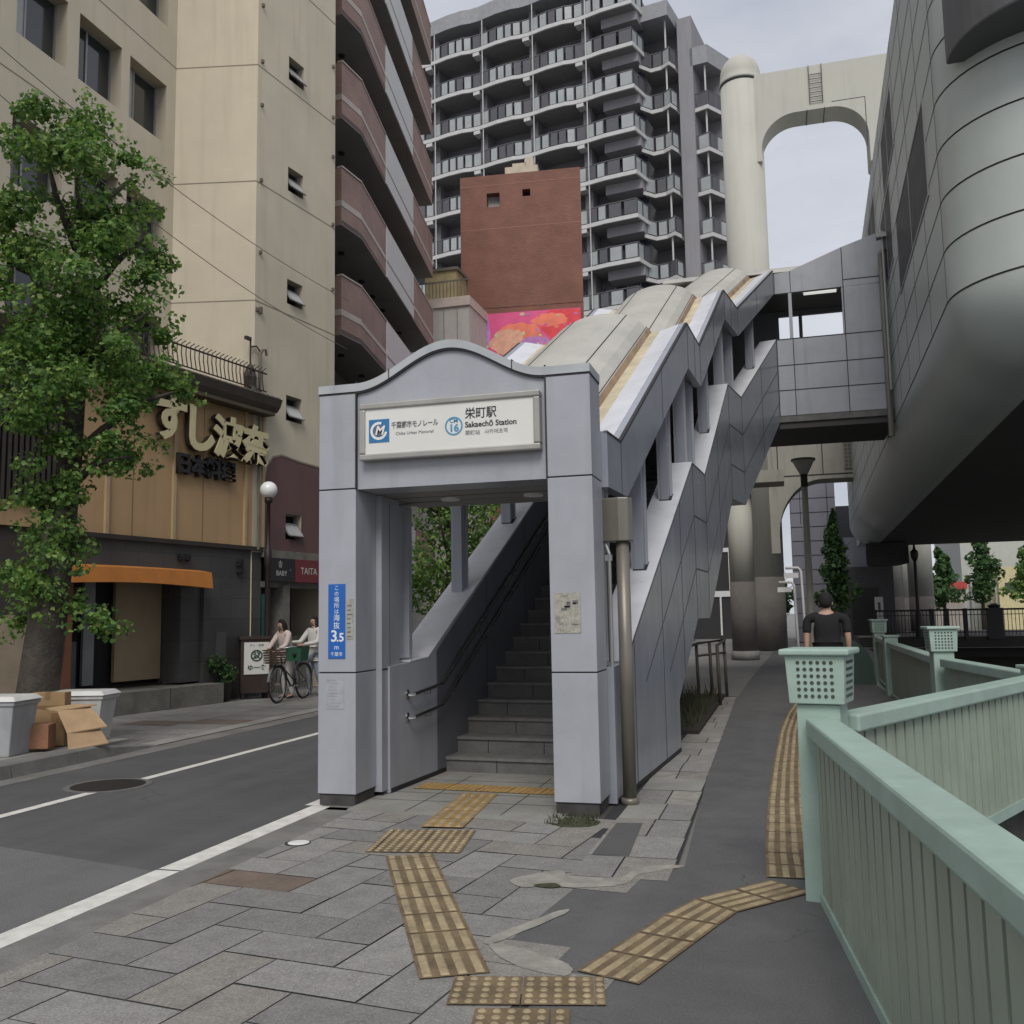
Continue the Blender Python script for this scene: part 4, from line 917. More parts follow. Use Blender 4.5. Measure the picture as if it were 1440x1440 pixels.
# front edge line with shallow bays
bay = LT/4
def edge():
    p = [(-6.0, -.3)]
    for i in range(-1, 4):
        x = i*bay
        p += [(x+.5, -.26), (x+2.0, -.45), (x+bay-1.0, -.45), (x+bay-.3, -.28)]
    p[-1] = (LT, -.45); p[-2] = (LT-1.2, -.45)
    return [q for q in p if q[0] >= -6]
E_ = edge()
TOPZ = 49.6
g = MB(FT).use(M_tw); g.box(-6.5, LT-.6, 1.9, 14, 0, TOPZ); g.box(LT-.6, LT+2.5, 4.2, 14, 0, 46.2); g.use(M_tw2); g.box(LT+2.5, LT+3.6, 3.0, 14, 0, 46.2)
g.use(M_tw); g.box(LT+3.6, LT+5.2, 5.2, 9, 0, 43.6)
g.build('wall', parent=tw)
g = MB(FT).use(mat('tower_parapet', (.27, .275, .29), .7)); g.prism([(x, y-.1) for x, y in E_]+[(LT+.3, 3), (-6.5, 3)], 'z', TOPZ-.9, TOPZ+.3)
g.prism([(LT-.3, 1.2), (LT+2.3, 1.2), (LT+2.5, 5), (LT-.3, 5)], 'z', 45.6, 46.8); g.prism([(LT+3.4, 3.0), (LT+4.7, 3.0), (LT+5.9, 6.0), (LT+5.9, 9), (LT+3.4, 9)], 'z', 42.2, 43.6); g.build('roof', parent=tw)
EB = [(LT+.1, 1.0), (LT+.7, 2.0), (LT+1.5, 2.0), (LT+2.2, 1.6), (LT+2.45, 2.4)]
EC = [(LT+3.6, 3.3), (LT+4.6, 3.1), (LT+5.3, 4.6), (LT+5.5, 5.4)]
def band(mb, line, y_in, z0, z1, off=0):
    mb.prism([(x, y-off) for x, y in line]+[(line[-1][0], y_in), (line[0][0], y_in)], 'z', z0, z1)
def strip(mb, line, z0, z1, t, off=0.):
    for (x0, y0), (x1, y1) in zip(line, line[1:]):
        mb.hexa([(x0, y0+off, z0), (x1, y1+off, z0), (x1, y1+off+t, z0), (x0, y0+off+t, z0)], [(x0, y0+off, z1), (x1, y1+off, z1), (x1, y1+off+t, z1), (x0, y0+off+t, z1)])
RET = [(LT, -.45), (LT+.3, 1.2)]
for z in lev:
    g = MB(FT); zb = 0 if z > 44 else 0
    g.use(M_slab); strip(g, E_, z-.03, z+.27, .16, -.12); 
    g.hexa([(LT-.02, -.56, z-.03), (LT+.12, -.56, z-.03), (LT+.42, 1.3, z-.03), (LT+.28, 1.3, z-.03)], [(LT-.02, -.56, z+.27), (LT+.12, -.56, z+.27), (LT+.42, 1.3, z+.27), (LT+.28, 1.3, z+.27)])
    g.use(M_und); band(g, E_, 2.0, z, z+.24)
    g.use(M_tw2); g.box(LT-2.6, LT+.2, .4, 1.9, z-.75, z-.01)
    if z < 44:
        zz2 = z-1.0
        g.use(M_slab); strip(g, EB, zz2-.03, zz2+.25, .16, -.12); g.use(M_und); band(g, EB, 4.3, zz2, zz2+.22)
        if z < 41: g.use(M_slab); strip(g, EC, zz2-.03, zz2+.27, .16, -.12); g.use(M_und); band(g, EC, 5.6, zz2, zz2+.22)
    g.use(M_slab)
    for i in (-1, 0, 1, 2, 3): x = i*bay; g.box(x-.1, x+.45, -.36, .4, z-.34, z-.04)
    g.build('balcony_slab', parent=tw)
    g = MB(FT)
    def rail_line(line, z):
        for (x0, y0), (x1, y1) in zip(line, line[1:]):
            L = math.hypot(x1-x0, y1-y0); n = max(1, round(L/.85))
            for i in range(n):
                u0, u1 = i/n, (i+1)/n; ax, ay, bx, by = x0+(x1-x0)*u0, y0+(y1-y0)*u0, x0+(x1-x0)*u1, y0+(y1-y0)*u1
                w_ = .22 if L > .7 else .1
                cx, cy, dx, dy = ax+(bx-ax)*w_, ay+(by-ay)*w_, bx, by
                g.use(M_bd); g.box(ax-.03, ax+.03, ay-.03, ay+.03, z, z+1.2)
                g.use(M_bp if random.random() < .62 else M_bd)
                g.hexa([(cx, cy, z+.12), (dx, dy, z+.12), (dx, dy+.03, z+.12), (cx, cy+.03, z+.12)], [(cx, cy, z+1.1), (dx, dy, z+1.1), (dx, dy+.03, z+1.1), (cx, cy+.03, z+1.1)])
        g.use(M_bd); strip(g, line, z+1.15, z+1.22, .06)
    rail_line(E_+[(LT+.3, 1.2)], z+.27); g.build('balustrade', parent=tw)
    if z < 44:
        g = MB(FT); rail_line(EB, z-.75); g.build('balustrade', parent=tw)
        if z < 41: g = MB(FT); rail_line(EC, z-.75); g.build('balustrade', parent=tw)
M_twg = mat('tower_glass', (.035, .038, .05), .12, var=.3, scale=.5)
M_cur = mat('tower_curtain', (.20, .20, .21), .8, var=.3)
wm = {}
for z in lev:
    for i in range(-1, 4):
        for j, x in enumerate((.9, 2.9)):
            if i == -1 and j == 0: continue
            if len([1 for q in wm.values() if q]) >= 99: continue
            x0 = i*bay+x
            if 'w' not in wm or True:
                gg = MB(FT); gg.use(M_twg).box(x0, x0+1.7, 1.80, 1.88, z+.3, z+2.45); gg.use(M_cur if random.random() < .4 else M_bd).box(x0+.1, x0+.7, 1.77, 1.80, z+.35, z+2.4); gg.use(M_sash).box(x0+.83, x0+.9, 1.75, 1.80, z+.3, z+2.45)
                gg.build('window', parent=tw); wm[(z, i, j)] = True
g = MB(FT).use(M_slab)
for i in range(0, 4): g.tube([(i*bay+.75, -.35, 4), (i*bay+.75, -.35, TOPZ-.5)], .045, 6)
g.tube([(LT+1.9, 1.9, 4), (LT+1.9, 1.9, 45.6)], .07, 6); g.tube([(LT+4.4, 3.4, 4), (LT+4.4, 3.4, 42.4)], .07, 6); g.build('rainwater_pipe', parent=tw)
g = MB(FT).use(M_tw)
for i in range(0, 4): g.box(i*bay+.1, i*bay+.7, .5, 1.9, 4, TOPZ-.8)
g.build('party_wall', parent=tw)

# ------------------------------------------------------------------ station hull over the canal
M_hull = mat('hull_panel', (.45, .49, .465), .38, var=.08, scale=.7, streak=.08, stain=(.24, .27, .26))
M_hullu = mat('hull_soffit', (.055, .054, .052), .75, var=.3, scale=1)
sn = thing('monorail_station', 'grey green panelled elevated station with rounded corner and dark underside', 'station', frame(6, 12, 4.4))
FSn = Matrix.Translation((2.42, 21.5, 0)) @ Matrix.Rotation(R(88.5), 4, 'Z')     # x along the side wall, +y towards the street
X0, X1, WD, RAD = -9.9, 24.5, 9.5, 1.35
def hplan(inset, n=14):
    r = max(.25, RAD-inset); p = [(X1, -inset), (X0+inset+r+.03, -inset)]
    for i in range(n+1): a = R(90+90*i/n); p.append((X0+inset+r+r*math.cos(a), -inset-r+r*math.sin(a)))
    p += [(X0+inset, -inset-r-.03), (X0+inset, -WD+inset+r+.03)]
    for i in range(n+1): a = R(180+90*i/n); p.append((X0+inset+r+r*math.cos(a), -WD+inset+r+r*math.sin(a)))
    p += [(X0+inset+r+.03, -WD+inset), (X1, -WD+inset)]; return p
prof = [(0, 11.9), (0, 5.47), (0, 5.44)]+[(1.1*(1-math.cos(R(a))), 5.44-1.02*math.sin(R(a))) for a in range(9, 91, 9)]
g = MB(FSn); g.smooth = False
rings = [[(x, y, z) for x, y in hplan(i)] for i, z in prof]
c_ = len(rings[0]); g.smooth = True; g.use(M_hull)
g.add([p for r_ in rings for p in r_], [(k*c_+i, (k+1)*c_+i, (k+1)*c_+i+1, k*c_+i+1) for k in range(len(rings)-1) for i in range(c_-1)])
g.smooth = False
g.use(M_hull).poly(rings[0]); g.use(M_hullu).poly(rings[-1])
g.use(M_hull); g.poly([r_[0] for r_ in rings]+[r_[-1] for r_ in rings][::-1])
g.build('hull', parent=sn)
g = MB(FSn).use(M_joint)
hp = hplan(-.003); hz = [5.44+.66*k for k in range(0, 10)]
for z in hz:
    for (a, b), (c, d) in zip(hp, hp[1:]): g.hexa([(a, b, z-.011), (c, d, z-.011), (c, d, z+.011), (a, b, z+.011)], [(a, b-.0, z-.011), (c, d-.0, z-.011), (c, d, z+.0111), (a, b, z+.0111)])
k = 0
x = X0+RAD
while x < X1: g.box(x-.006, x+.006, -.002, .003, 5.44, 11.9); x += 1.6
g.box(X0-.003, X0+.002, -2.2-.02, -2.2+.02, 5.44, 8.5)
g.build('panel_joint', parent=sn)
M_hwg = mat('hull_window', (.035, .037, .042), .45, var=.3, spec=.15)
def hwin(xa, xb, za, zb):
    f = MB(FSn).use(M_alu).box(xa, xb, -.05, .014, za, za+.05).box(xa, xb, -.05, .014, zb-.05, zb).box(xa, xa+.05, -.05, .014, za+.05, zb-.05).box(xb-.05, xb, -.05, .014, za+.05, zb-.05).box((xa+xb)/2-.03, (xa+xb)/2+.03, -.05, .012, za+.05, zb-.05).build('window', parent=sn)
    MB(FSn).use(M_hwg).box(xa+.05, xb-.05, -.05, .008, za+.05, zb-.05).build('pane', parent=f)
for a, b, c, d in ((-7.6, -3.2, 7.3, 8.75), (-2.4, .0, 8.3, 9.9), (-3.6, -1.2, 10.0, 11.2), (1.2, 3.6, 9.9, 11.2)): hwin(a, b, c, d)
g = MB(FSn).use(M_pipe); g.tube([(-.75, .10, 5.1), (-.75, .10, 9.0), (-.75, .02, 9.1)], .06, 8); g.build('drain_pipe', parent=sn)
g = MB(FSn).use(M_alu); g.tube([(-1.1, .08, 6.0), (-1.1, .08, 9.2)], .03, 8); g.box(-1.2, -1.0, 0, .2, 9.2, 9.3); g.build('conduit', parent=sn)
g = MB(FSn).use(mat('canopy_dark', (.09, .09, .095), .5)); g.smooth = True
pl = hplan(.06)
ra = [(x-.8, y, 8.22) for x, y in pl if x < X0+4]; rb = [(x-.8, y, 9.2) for x, y in pl if x < X0+4]
g.smooth = False; g.hexa(ra, rb); g.build('front_canopy', parent=sn, bevel=.12)
# beams and columns under the hull
M_pier = mat('pier_white', (.46, .455, .40), .7, var=.06, scale=.5, streak=.35, stain=(.30, .29, .23))
M_pbr = mat('pier_brown', (.13, .118, .108), .85, var=.2, scale=1.5)
M_pconc = mat('pier_concrete', (.30, .29, .25), .8, var=.12, scale=.8, streak=.6, stain=(.10, .095, .08))
bt = thing('monorail_pier', 'white arched monorail pier with domed column rising behind the footbridge', 'pier', frame(-.7, 40.8))
YB = 40.8
g = MB().use(M_pier); g.smooth = True
rc = .86; cx = -.78
g.lathe([(rc, 2.95), (rc, 24.6)], (cx, YB, 0), 28)
g.lathe([(rc+.03, 24.45), (rc+.03, 24.55), (rc, 24.6)]+[(rc*math.cos(R(a)), 24.85+.95*math.sin(R(a))) for a in range(0, 91, 10)], (cx, YB, 0), 28)
g.use(M_pbr); g.lathe([(rc+.01, 0), (rc+.01, 2.96)], (cx, YB, 0), 28)
g.smooth = False; g.use(M_joint); g.lathe([(rc+.012, 24.36), (rc+.034, 24.40), (rc+.034, 24.45)], (cx, YB, 0), 28)
g.build('column', parent=bt)
def archbeam(x0, x1, ztop, zspring_l, zspring_r, crown, half, y0, y1, ra, name, m, endz=None):
    pts = [(x0, ztop), (x0, zspring_l), (x0+.35, zspring_l)]
    xa, xb = x0+.35, x1-1.3
    n = 14
    for i in range(n+1): a = math.pi*.5*i/n; pts.append((xa+ra*(1-math.cos(a)), crown-ra*(1-math.sin(a))))
    for i in range(n+1): a = math.pi*.5*i/n; pts.append((xb-ra+ra*math.sin(a), crown-ra+ra*math.cos(a)))
    pts += [(xb, zspring_r), (xb+.25, zspring_r-.35), (x1-.1, zspring_r-.35), (x1, zspring_r-.1), (x1, ztop)]
    g = MB().use(m); g.prism(pts, 'y', y0, y1); return g
g = archbeam(-.35, 5.6, 24.5, 20.6, 20.0, 22.55, 0, YB-.65, YB+.65, 1.45, 'upper_beam', M_pier)
g.use(M_joint); 
for x in (1.9, 2.6): g.box(x, x+.02, YB-.653, YB+.653, 22.52, 22.6)
for z in (22.85, 23.05, 23.25, 23.45, 23.65, 23.85, 24.05): g.box(2.05, 2.55, YB-.72, YB-.70, z, z+.025)
g.box(2.03, 2.05, YB-.72, YB-.655, 22.8, 24.5).box(2.55, 2.57, YB-.72, YB-.655, 22.8, 24.5)
for z in (22.75,): g.box(2.9, 4.2, YB-.654, YB-.648, z, z+.03).box(4.2, 4.23, YB-.654, YB-.648, 20.6, z+.03)
g.build('upper_beam', parent=bt)
pts = [(-.4, 9.3), (-.4, 3.9), (-.02, 3.9), (-.02, 4.6)]+[(-.02+1.75*(1-math.cos(math.pi*.5*q/14)), 6.85-2.2*(1-math.sin(math.pi*.5*q/14))) for q in range(1, 15)]+[(6.5, 6.85), (6.5, 9.3)]
g = MB().use(M_pconc); g.prism(pts, 'y', YB-.75, YB+.75); g.use(M_joint)
g.box(-.4, 6, YB-.76, YB-.74, 7.0, 7.05).box(.0, .04, YB-.756, YB-.74, 7, 9.3).box(1.75, 1.79, YB-.756, YB-.74, 7, 9.3); g.use(M_gry)
g.use(mat('mesh_panel', (.13, .12, .10), .8)).box(2.6, 4.2, YB-.79, YB-.751, 7.2, 9.3); g.use(M_pconc)
for i in range(12): g.box(2.6+.14*i, 2.63+.14*i, YB-.80, YB-.79, 7.2, 9.3)
for i in range(13): g.box(2.6, 4.2, YB-.80, YB-.79, 7.25+.16*i, 7.28+.16*i)
g.build('lower_beam', parent=bt)
sc_ = thing('round_column', 'round cream column with brown painted foot behind the staircase', 'column', frame(-1.32, 32.9))
g = MB().use(M_pier); g.smooth = True; g.lathe([(.41, 2.55), (.41, 5.8)], (-1.30, 32.9, 0), 24); g.use(M_pbr); g.lathe([(.415, .28), (.415, 2.56)], (-1.30, 32.9, 0), 24); g.use(M_conc); g.lathe([(.46, 0), (.46, .28)], (-1.30, 32.9, 0), 24); g.smooth = False; g.use(M_pconc).box(-1.9, .2, 32.2, 33.6, 5.8, 6.2); g.build('shaft', parent=sc_)
for i, (x, y, r, lab) in enumerate(((5.62, 53.5, .42, 'slim pale station column, leftmost under the far end of the hull'), (6.95, 54, .62, 'thick pale station column beside the black lamp post'), (6.62, 58.5, .5, 'farther white station column between the two nearer ones'))):
    c_ = thing('station_column', lab, 'column', frame(x, y), 'columns under the station')
    g = MB().use(M_pier); g.smooth = True; g.lathe([(r, 2.2), (r, 7.5)], (x, y, 0), 18); g.use(M_pbr); g.lathe([(r+.01, -.3), (r+.01, 2.2)], (x, y, 0), 18); g.build('shaft', parent=c_)
g = MB(FSn).use(M_hullu); g.prism([(22, -.5), (22, -2.2), (24.4, -1.9), (24.4, -.7)], 'z', 3.5, 4.40); o_ = g.build('cross_beam', parent=sn)
g = MB(FSn).use(M_hull); g.box(24.3, 27.5, -2.5, -.4, 4.6, 8.4); g.build('far_end', parent=sn)

# ------------------------------------------------------------------ far end of the street, beyond the canal
M_lav = mat('lavender_panel', (.25, .255, .30), .5, var=.08, scale=.6, streak=.2)
fs = thing('far_stair_tower', 'lavender grey panelled stair tower standing beyond the arch', 'building', frame(1.2, 50))
g = MB().use(M_lav); g.box(.55, 2.70, 50, 54, 0, 8.1); g.box(2.70, 4.6, 50.6, 54, 0, 5.2); g.use(mat('tower_dark', (.03, .032, .04), .5)).box(2.2, 4.2, 51.5, 53, 5.2, 6.9); g.use(M_joint)
for k in range(11): g.box(.54, 2.71, 49.985, 50, .72*k, .72*k+.03)
for x in (1.0, 2.3): g.box(x, x+.03, 49.985, 50, 5.9, 8.1)
g.build('wall', parent=fs)
g = MB().use(mat('dim_wall', (.10, .095, .10), .8, var=.15)); g.box(2.6, 5.0, 47.9, 49.5, -.3, 3.6); g.use(mat('dim_door', (.045, .043, .045), .7)).box(3.1, 4.3, 47.86, 47.9, .2, 2.6)
g.build('service_building', label='dim grey low service building under the far end of the station', cat='building')
g = MB().use(M_whi).box(4.05, 4.4, 47.0, 47.2, 1.0, 2.15); g.use(M_gry).box(4.17, 4.28, 46.99, 47.0, 1.5, 1.9); g.build('vending_panel', label='small white upright panel with a dark mark under the far station end', cat='panel')
g = MB(); g.use(mat('shop_dark', (.035, .034, .034), .8)).box(-9, -2.3, 59, 66, -.1, 7.4); g.use(M_whi).box(-4.2, -2.25, 58.93, 59.0, 5.2, 5.45).box(-4.2, -2.25, 58.93, 59.0, 2.5, 2.85).box(-3.1, -3.0, 58.9, 59.0, 2.85, 5.2).box(-3.7, -3.6, 58.93, 59, .2, 2.5)
g.build('corner_shop', label='dark corner shop with white ledges between stair wall and round column', cat='building')
def roundtree(name, x, y, h, crown_r, label, leafs=LEAFD, n=1500, sz=.22, th=None, group=None, tr=.09, z=0, bottom=.35):
    t = thing(name, label, 'tree', frame(x, y, z), group)
    g = MB().use(M_trunk); g.smooth = True
    zb = h*bottom
    g.tube([(x, y, z), (x+.03, y, z+zb), (x-.02, y+.02, z+h*.75), (x, y, z+h*.92)], [tr*1.4, tr, tr*.55, tr*.2], 8)
    for i in range(9):
        a = random.uniform(0, 6.28); z0 = random.uniform(zb*.9, h*.75); L = crown_r*random.uniform(.5, .9)
        g.tube([(x, y, z+z0), (x+L*.5*math.cos(a), y+L*.5*math.sin(a), z+z0+.25*L), (x+L*math.cos(a), y+L*math.sin(a), z+z0+.7*L)], [tr*.4, tr*.25, tr*.1], 5)
    g.build('trunk', parent=t)
    g = MB()
    k = 16
    for i in range(k):
        u = i/(k-1); zz3 = z+zb+(h-zb)*u; rr = crown_r*(.35+.75*math.sin(math.pi*min(1, .25+.75*u)))*random.uniform(.55, 1.05)*(1-.5*u*u)
        a = random.uniform(0, 6.28); d = rr*random.uniform(.1, .75)
        cluster_leaf(g, (x+d*math.cos(a), y+d*math.sin(a), zz3), n//k, sz, (rr*.75, rr*.75, (h-zb)*.11), leafs)
    g.build('crown', parent=t); return t
roundtree('street_tree', 1.95, 38.2, 5.1, .75, 'dark young tree before the lavender stair tower', n=1800, sz=.2, tr=.06)
roundtree('street_tree', -.4, 56, 4.4, 1.3, 'black green tree against the sky left of the lavender tower', n=1400, sz=.3)
for x, y, h, r, lab, lf in ((8.9, 60, 4.6, 1.3, 'leafy canal tree in front of the red roof', LEAFD), (11.3, 62, 5.9, 1.25, 'tall canal tree in front of the pale wall', LEAFD), (14.1, 62, 5.9, 1.5, 'bright green canal tree at the right edge', LEAF), (7.4, 70, 5.2, 1.5, 'faint distant tree under the strip of sky', LEAFD)):
    roundtree('canal_tree', x, y, h, r, lab, lf, 1700, .28, group='trees beyond the canal', z=.2)
fbld = thing('far_building', 'large pale windowless building behind the canal trees', 'building', frame(17, 84))
g = MB().use(mat('far_pale', (.42, .44, .41), .8, var=.06)); g.box(13.6, 30, 82, 95, 0, 7.6); g.use(M_line).box(13.6, 30, 81.97, 82, 7.2, 7.3); g.use(M_glass)
g.build('wall', parent=fbld)
fy = thing('yellow_building', 'low cream yellow building behind the right hand canal trees', 'building', frame(17, 76))
g = MB().use(mat('far_yellow', (.55, .49, .28), .8)); g.box(14.6, 24, 74, 80, 0, 4.4); g.build('wall', parent=fy)
for i in range(4): MB().use(M_glass).box(15.0+1.2*i, 15.8+1.2*i, 73.96, 74.0, 2.6, 3.3).build('window', parent=fy)
fr_ = thing('red_roof_shop', 'small distant shop with red roof and blue sign across the canal', 'building', frame(9.5, 74))
MB().use(mat('far_wall2', (.30, .27, .24), .8)).box(7.4, 12, 72, 78, 0, 2.9).build('wall', parent=fr_); MB().use(mat('far_red', (.45, .06, .05), .7)).box(7.2, 12.2, 71.8, 78, 2.9, 3.4).build('roof', parent=fr_); MB().use(M_bsign).box(7.5, 8.2, 71.7, 71.8, 1.7, 2.7).build('blue_board', parent=fr_)
for i, x in enumerate((11.0, 12.15, 12.45, 14.7)):
    g = MB().use(M_pier); g.tube([(x, 64, .2), (x, 64, 3.0+.6*(i % 2))], .06, 8); g.build('pale_pole', label='thin pale pole standing among the canal trees', cat='pole', group='poles among the canal trees')
# bridge across the canal with black iron fence
g = MB().use(mat('bridge_girder', (.040, .036, .036), .8, var=.2)); g.box(3.0, 40, 43.2, 56, -.45, .40); g.use(M_conc).box(3.0, 40, 43.15, 43.4, .40, .46); g.use(mat('bridge_pier', (.045, .042, .036), .9, var=.3, scale=1.5)).box(3.0, 40, 44.2, 55, -2.8, -.45)
g.build('road_bridge', label='dark low road bridge crossing the canal behind the green railing', cat='bridge')
M_iron = mat('black_iron', (.018, .018, .019), .5, .2)
fe = thing('iron_fence', 'black iron fence with stone posts along the bridge', 'fence', frame(9, 43.25, .46))
g = MB().use(M_iron); g.box(3.6, 26, 43.24, 43.28, 1.46, 1.54).box(3.6, 26, 43.24, 43.28, .56, .60).box(3.6, 26, 43.24, 43.28, 1.28, 1.31); x = 3.6
while x < 26: g.box(x, x+.022, 43.25, 43.27, .46, 1.46); x += .14
g.build('rail', parent=fe)
for x in (3.7, 5.9, 6.5, 7.2, 8.3, 12.5, 16.5):
    wd = .30 if x in (8.3, 12.5, 16.5) else .06
    g = MB().use(M_iron); g.box(x-wd, x+wd, 43.1, 43.4, .3, 1.56)
    if wd > .1: g.lathe([(.2, 1.56), (.26, 1.66), (.1, 1.74)], (x, 43.25, 0), 10)
    g.build('post', parent=fe)
lp = thing('lamp_post', 'slim black lamp post with finial at the bridge fence', 'lamp post', frame(5.35, 42.9, .46))
g = MB().use(M_iron); g.lathe([(.16, .4), (.11, 1.4), (.075, 1.5), (.065, 3.55), (.10, 3.6), (.15, 3.75), (.16, 3.95), (.06, 4.05), (.03, 4.3)], (5.35, 42.9, 0), 10); g.build('post', parent=lp)
# tall path lamp with an inverted cone head
pl_ = thing('path_lamp', 'grey path lamp with inverted cone head before the concrete beam', 'street lamp', frame(.64, 25))
g = MB().use(mat('lamp_grey', (.34, .33, .28), .6, .2, var=.12, streak=.3)); g.smooth = True; g.lathe([(.13, 0), (.13, .5), (.10, .55), (.075, 4.7)], (.64, 25, 0), 14); g.build('post', parent=pl_)
g = MB().use(M_blk); g.lathe([(.085, 4.68), (.085, 5.0)], (.64, 25, 0), 14); g.build('collar', parent=pl_)
g = MB().use(mat('lamp_shade', (.36, .35, .32), .4)); g.lathe([(.10, 5.0), (.27, 5.34)], (.64, 25, 0), 18); g.use(mat('lamp_top', (.10, .095, .085), .5)).lathe([(.30, 5.34), (.30, 5.39), (.1, 5.42)], (.64, 25, 0), 18); g.build('lamp_head', parent=pl_)
for i, (x, z, lab) in enumerate(((.36, 2.42, 'taller white bent guide post left of the walking person'), (.22, 2.15, 'shorter white bent guide post left of the walking person'))):
    g = MB().use(M_whi); g.smooth = True; g.tube([(x+.05, 20+i*.5, 0), (x, 20+i*.5, z-.06), (x-.05, 20+i*.5, z), (x-.30, 20+i*.5, z)], .028, 8); g.smooth = False; g.box(x-.33, x-.05, 19.98+i*.5, 20.02+i*.5, z-.20, z-.10); g.build('guide_post', label=lab, cat='guide post')
# ------------------------------------------------------------------ green railing along the canal
M_green = mat('railing_green', (.315, .42, .365), .5, var=.12, scale=4, streak=.25, stain=(.26, .30, .24), speck=.04)
M_greens = mat('railing_slat', (.305, .36, .285), .6, var=.12, scale=2, streak=.5, stain=(.20, .19, .13))
def post(x, y, deg, label, h=1.345, box=True, s=1.):
    F = frame(x, y, 0, deg); t = thing('railing_post', label, 'railing post', F, 'posts of the green railing')
    g = MB(F).use(M_green); g.box(-.115, .115, -.115, .115, -.3, 1.045 if box else h); g.build('shaft', parent=t, bevel=.006)
    if not box: MB(F).use(M_green).box(-.14, .14, -.14, .14, h, h+.03).build('cap', parent=t, bevel=.006); return t
    g = MB(F).use(M_green); g.hexa([(-.145, -.145, 1.05), (.145, -.145, 1.05), (.145, .145, 1.05), (-.145, .145, 1.05)], [(-.158, -.158, h-.035), (.158, -.158, h-.035), (.158, .158, h-.035), (-.158, .158, h-.035)])
    lb_ = g.build('lantern_box', parent=t, bevel=.005)
    g = MB(F).use(mat('hole_dark', (.05, .06, .05), .9))
    for i in range(6):
        for j in range(6):
            u = -.088+.0352*i; z = 1.092+.036*j; k = .146+.0125*(z-1.05)/.26+.0022
            for sgn in (0, 1, 2, 3):
                T = Matrix.Rotation(R(90*sgn), 4, 'Z') @ Matrix.Translation((u, -k, z)) @ Matrix.Rotation(R(90), 4, 'X')
                n = 8; g.poly([T @ Vector((.0105*math.cos(2*math.pi*q/n), .0105*math.sin(2*math.pi*q/n), 0)) for q in range(n)])
    g.build('perforation', parent=lb_)
    MB(F).use(M_green).box(-.185, .185, -.185, .185, h-.034, h).build('cap', parent=t, bevel=.010)
    return t
def rail_section(a, b, label, ztop=.975, h=.10, wd=.165, step=.15, slat=.122, za=None, zb=None):
    a = Vector(a); b = Vector(b); d = (b-a); L = d.length
    F = Matrix.Translation((a.x, a.y, 0)) @ Matrix.Rotation(math.atan2(d.y, d.x), 4, 'Z'); t = thing('railing_section', label, 'railing', F, 'sections of the green railing')
    MB(F).use(M_green).box(0, L, -wd/2, wd/2, ztop-h, ztop).build('top_rail', parent=t, bevel=.014)
    g = MB(F).use(M_greens); x = .03
    while x < L-.03: g.box(x, x+slat, -.038, .012, .06, ztop-h-.001); x += step
    g.box(0, L, .0125, .020, .06, ztop-h-.002)
    g.build('slat_panel', parent=t)
    MB(F).use(M_green).box(0, L, -.05, .05, -.02, .058).build('bottom_rail', parent=t)
    return t
post(.178, 5.62, -13, 'perforated green railing post with box top, nearest to camera')
rail_section((.165, 5.50), (.63, 1.2), 'near green railing section running from the corner post to bottom right')
rail_section((.30, 5.74), (2.02, 9.12), 'green railing section slanting away right from the nearest post')
post(2.12, 9.32, 20, 'plain low green post at the right picture edge', 1.02, False)
rail_section((2.10, 9.45), (1.80, 12.2), 'far green railing section between right edge and second box post')
post(1.78, 12.42, 4, 'second box topped green post, mid distance on the right')
rail_section((1.78, 12.6), (1.83, 18.6), 'distant green railing section beyond the second box post')
post(1.84, 18.8, 4, 'plain short green post between the two distant box posts', 1.06, False)
rail_section((1.86, 18.9), (1.98, 22.6), 'farthest green railing section ending at the small box post')
post(2.0, 22.8, 4, 'smallest farthest box topped green post beside the walking person')
g = MB().use(mat('curved_green', (.05, .085, .07), .6, var=.1)); n = 14
for i in range(n):
    a0, a1 = R(90*i/n), R(90*(i+1)/n)
    p = [(1.0+.75*math.sin(q), 21.5, .30+.72*math.cos(q)) for q in (a0, a1)]
    g.hexa([(p[0][0], 21.45, 0), (p[1][0], 21.45, 0), (p[1][0], 21.45, p[1][2]), (p[0][0], 21.45, p[0][2])], [(p[0][0], 21.55, 0), (p[1][0], 21.55, 0), (p[1][0], 21.55, p[1][2]), (p[0][0], 21.55, p[0][2])])
g.build('curved_screen', label='dark green quarter round screen behind the walking person', cat='screen')
# ------------------------------------------------------------------ metal frame round a planting bed at the stair foot
tg = thing('planting_frame', 'brown metal tube frame around a bare planting bed behind the staircase', 'guard frame', frame(-1.3, 17.4))
g = MB().use(mat('tube_brown', (.085, .075, .06), .6, .3)); g.smooth = True
for x, y in ((-1.52, 14.6), (-1.50, 17.2), (-1.08, 18.2), (-1.10, 16.6), (-1.30, 17.6)): g.tube([(x, y, 0), (x-.02, y, 1.02)], .028, 8)
g.tube([(-1.52, 14.6, 1.0), (-1.50, 17.2, 1.02), (-1.08, 18.2, 1.05), (-1.10, 16.6, 1.02)], .026, 8); g.tube([(-1.50, 17.2, .8), (-1.08, 18.2, .82)], .02, 8)
g.build('tube_frame', parent=tg)
MB().use(mat('soil', (.03, .026, .02), .95, var=.4, scale=6, bump=.6, bscale=15)).box(-2.4, -1.12, 12.6, 18.3, -.02, .06).build('planting_soil', kind='structure')
wp = thing('dry_weeds', 'dry dark weeds growing in the bed under the staircase', 'weeds', frame(-1.5, 13.5))
g = MB(); wm_ = [mat('weed_a', (.05, .05, .025), .9), mat('weed_b', (.035, .045, .02), .9)]
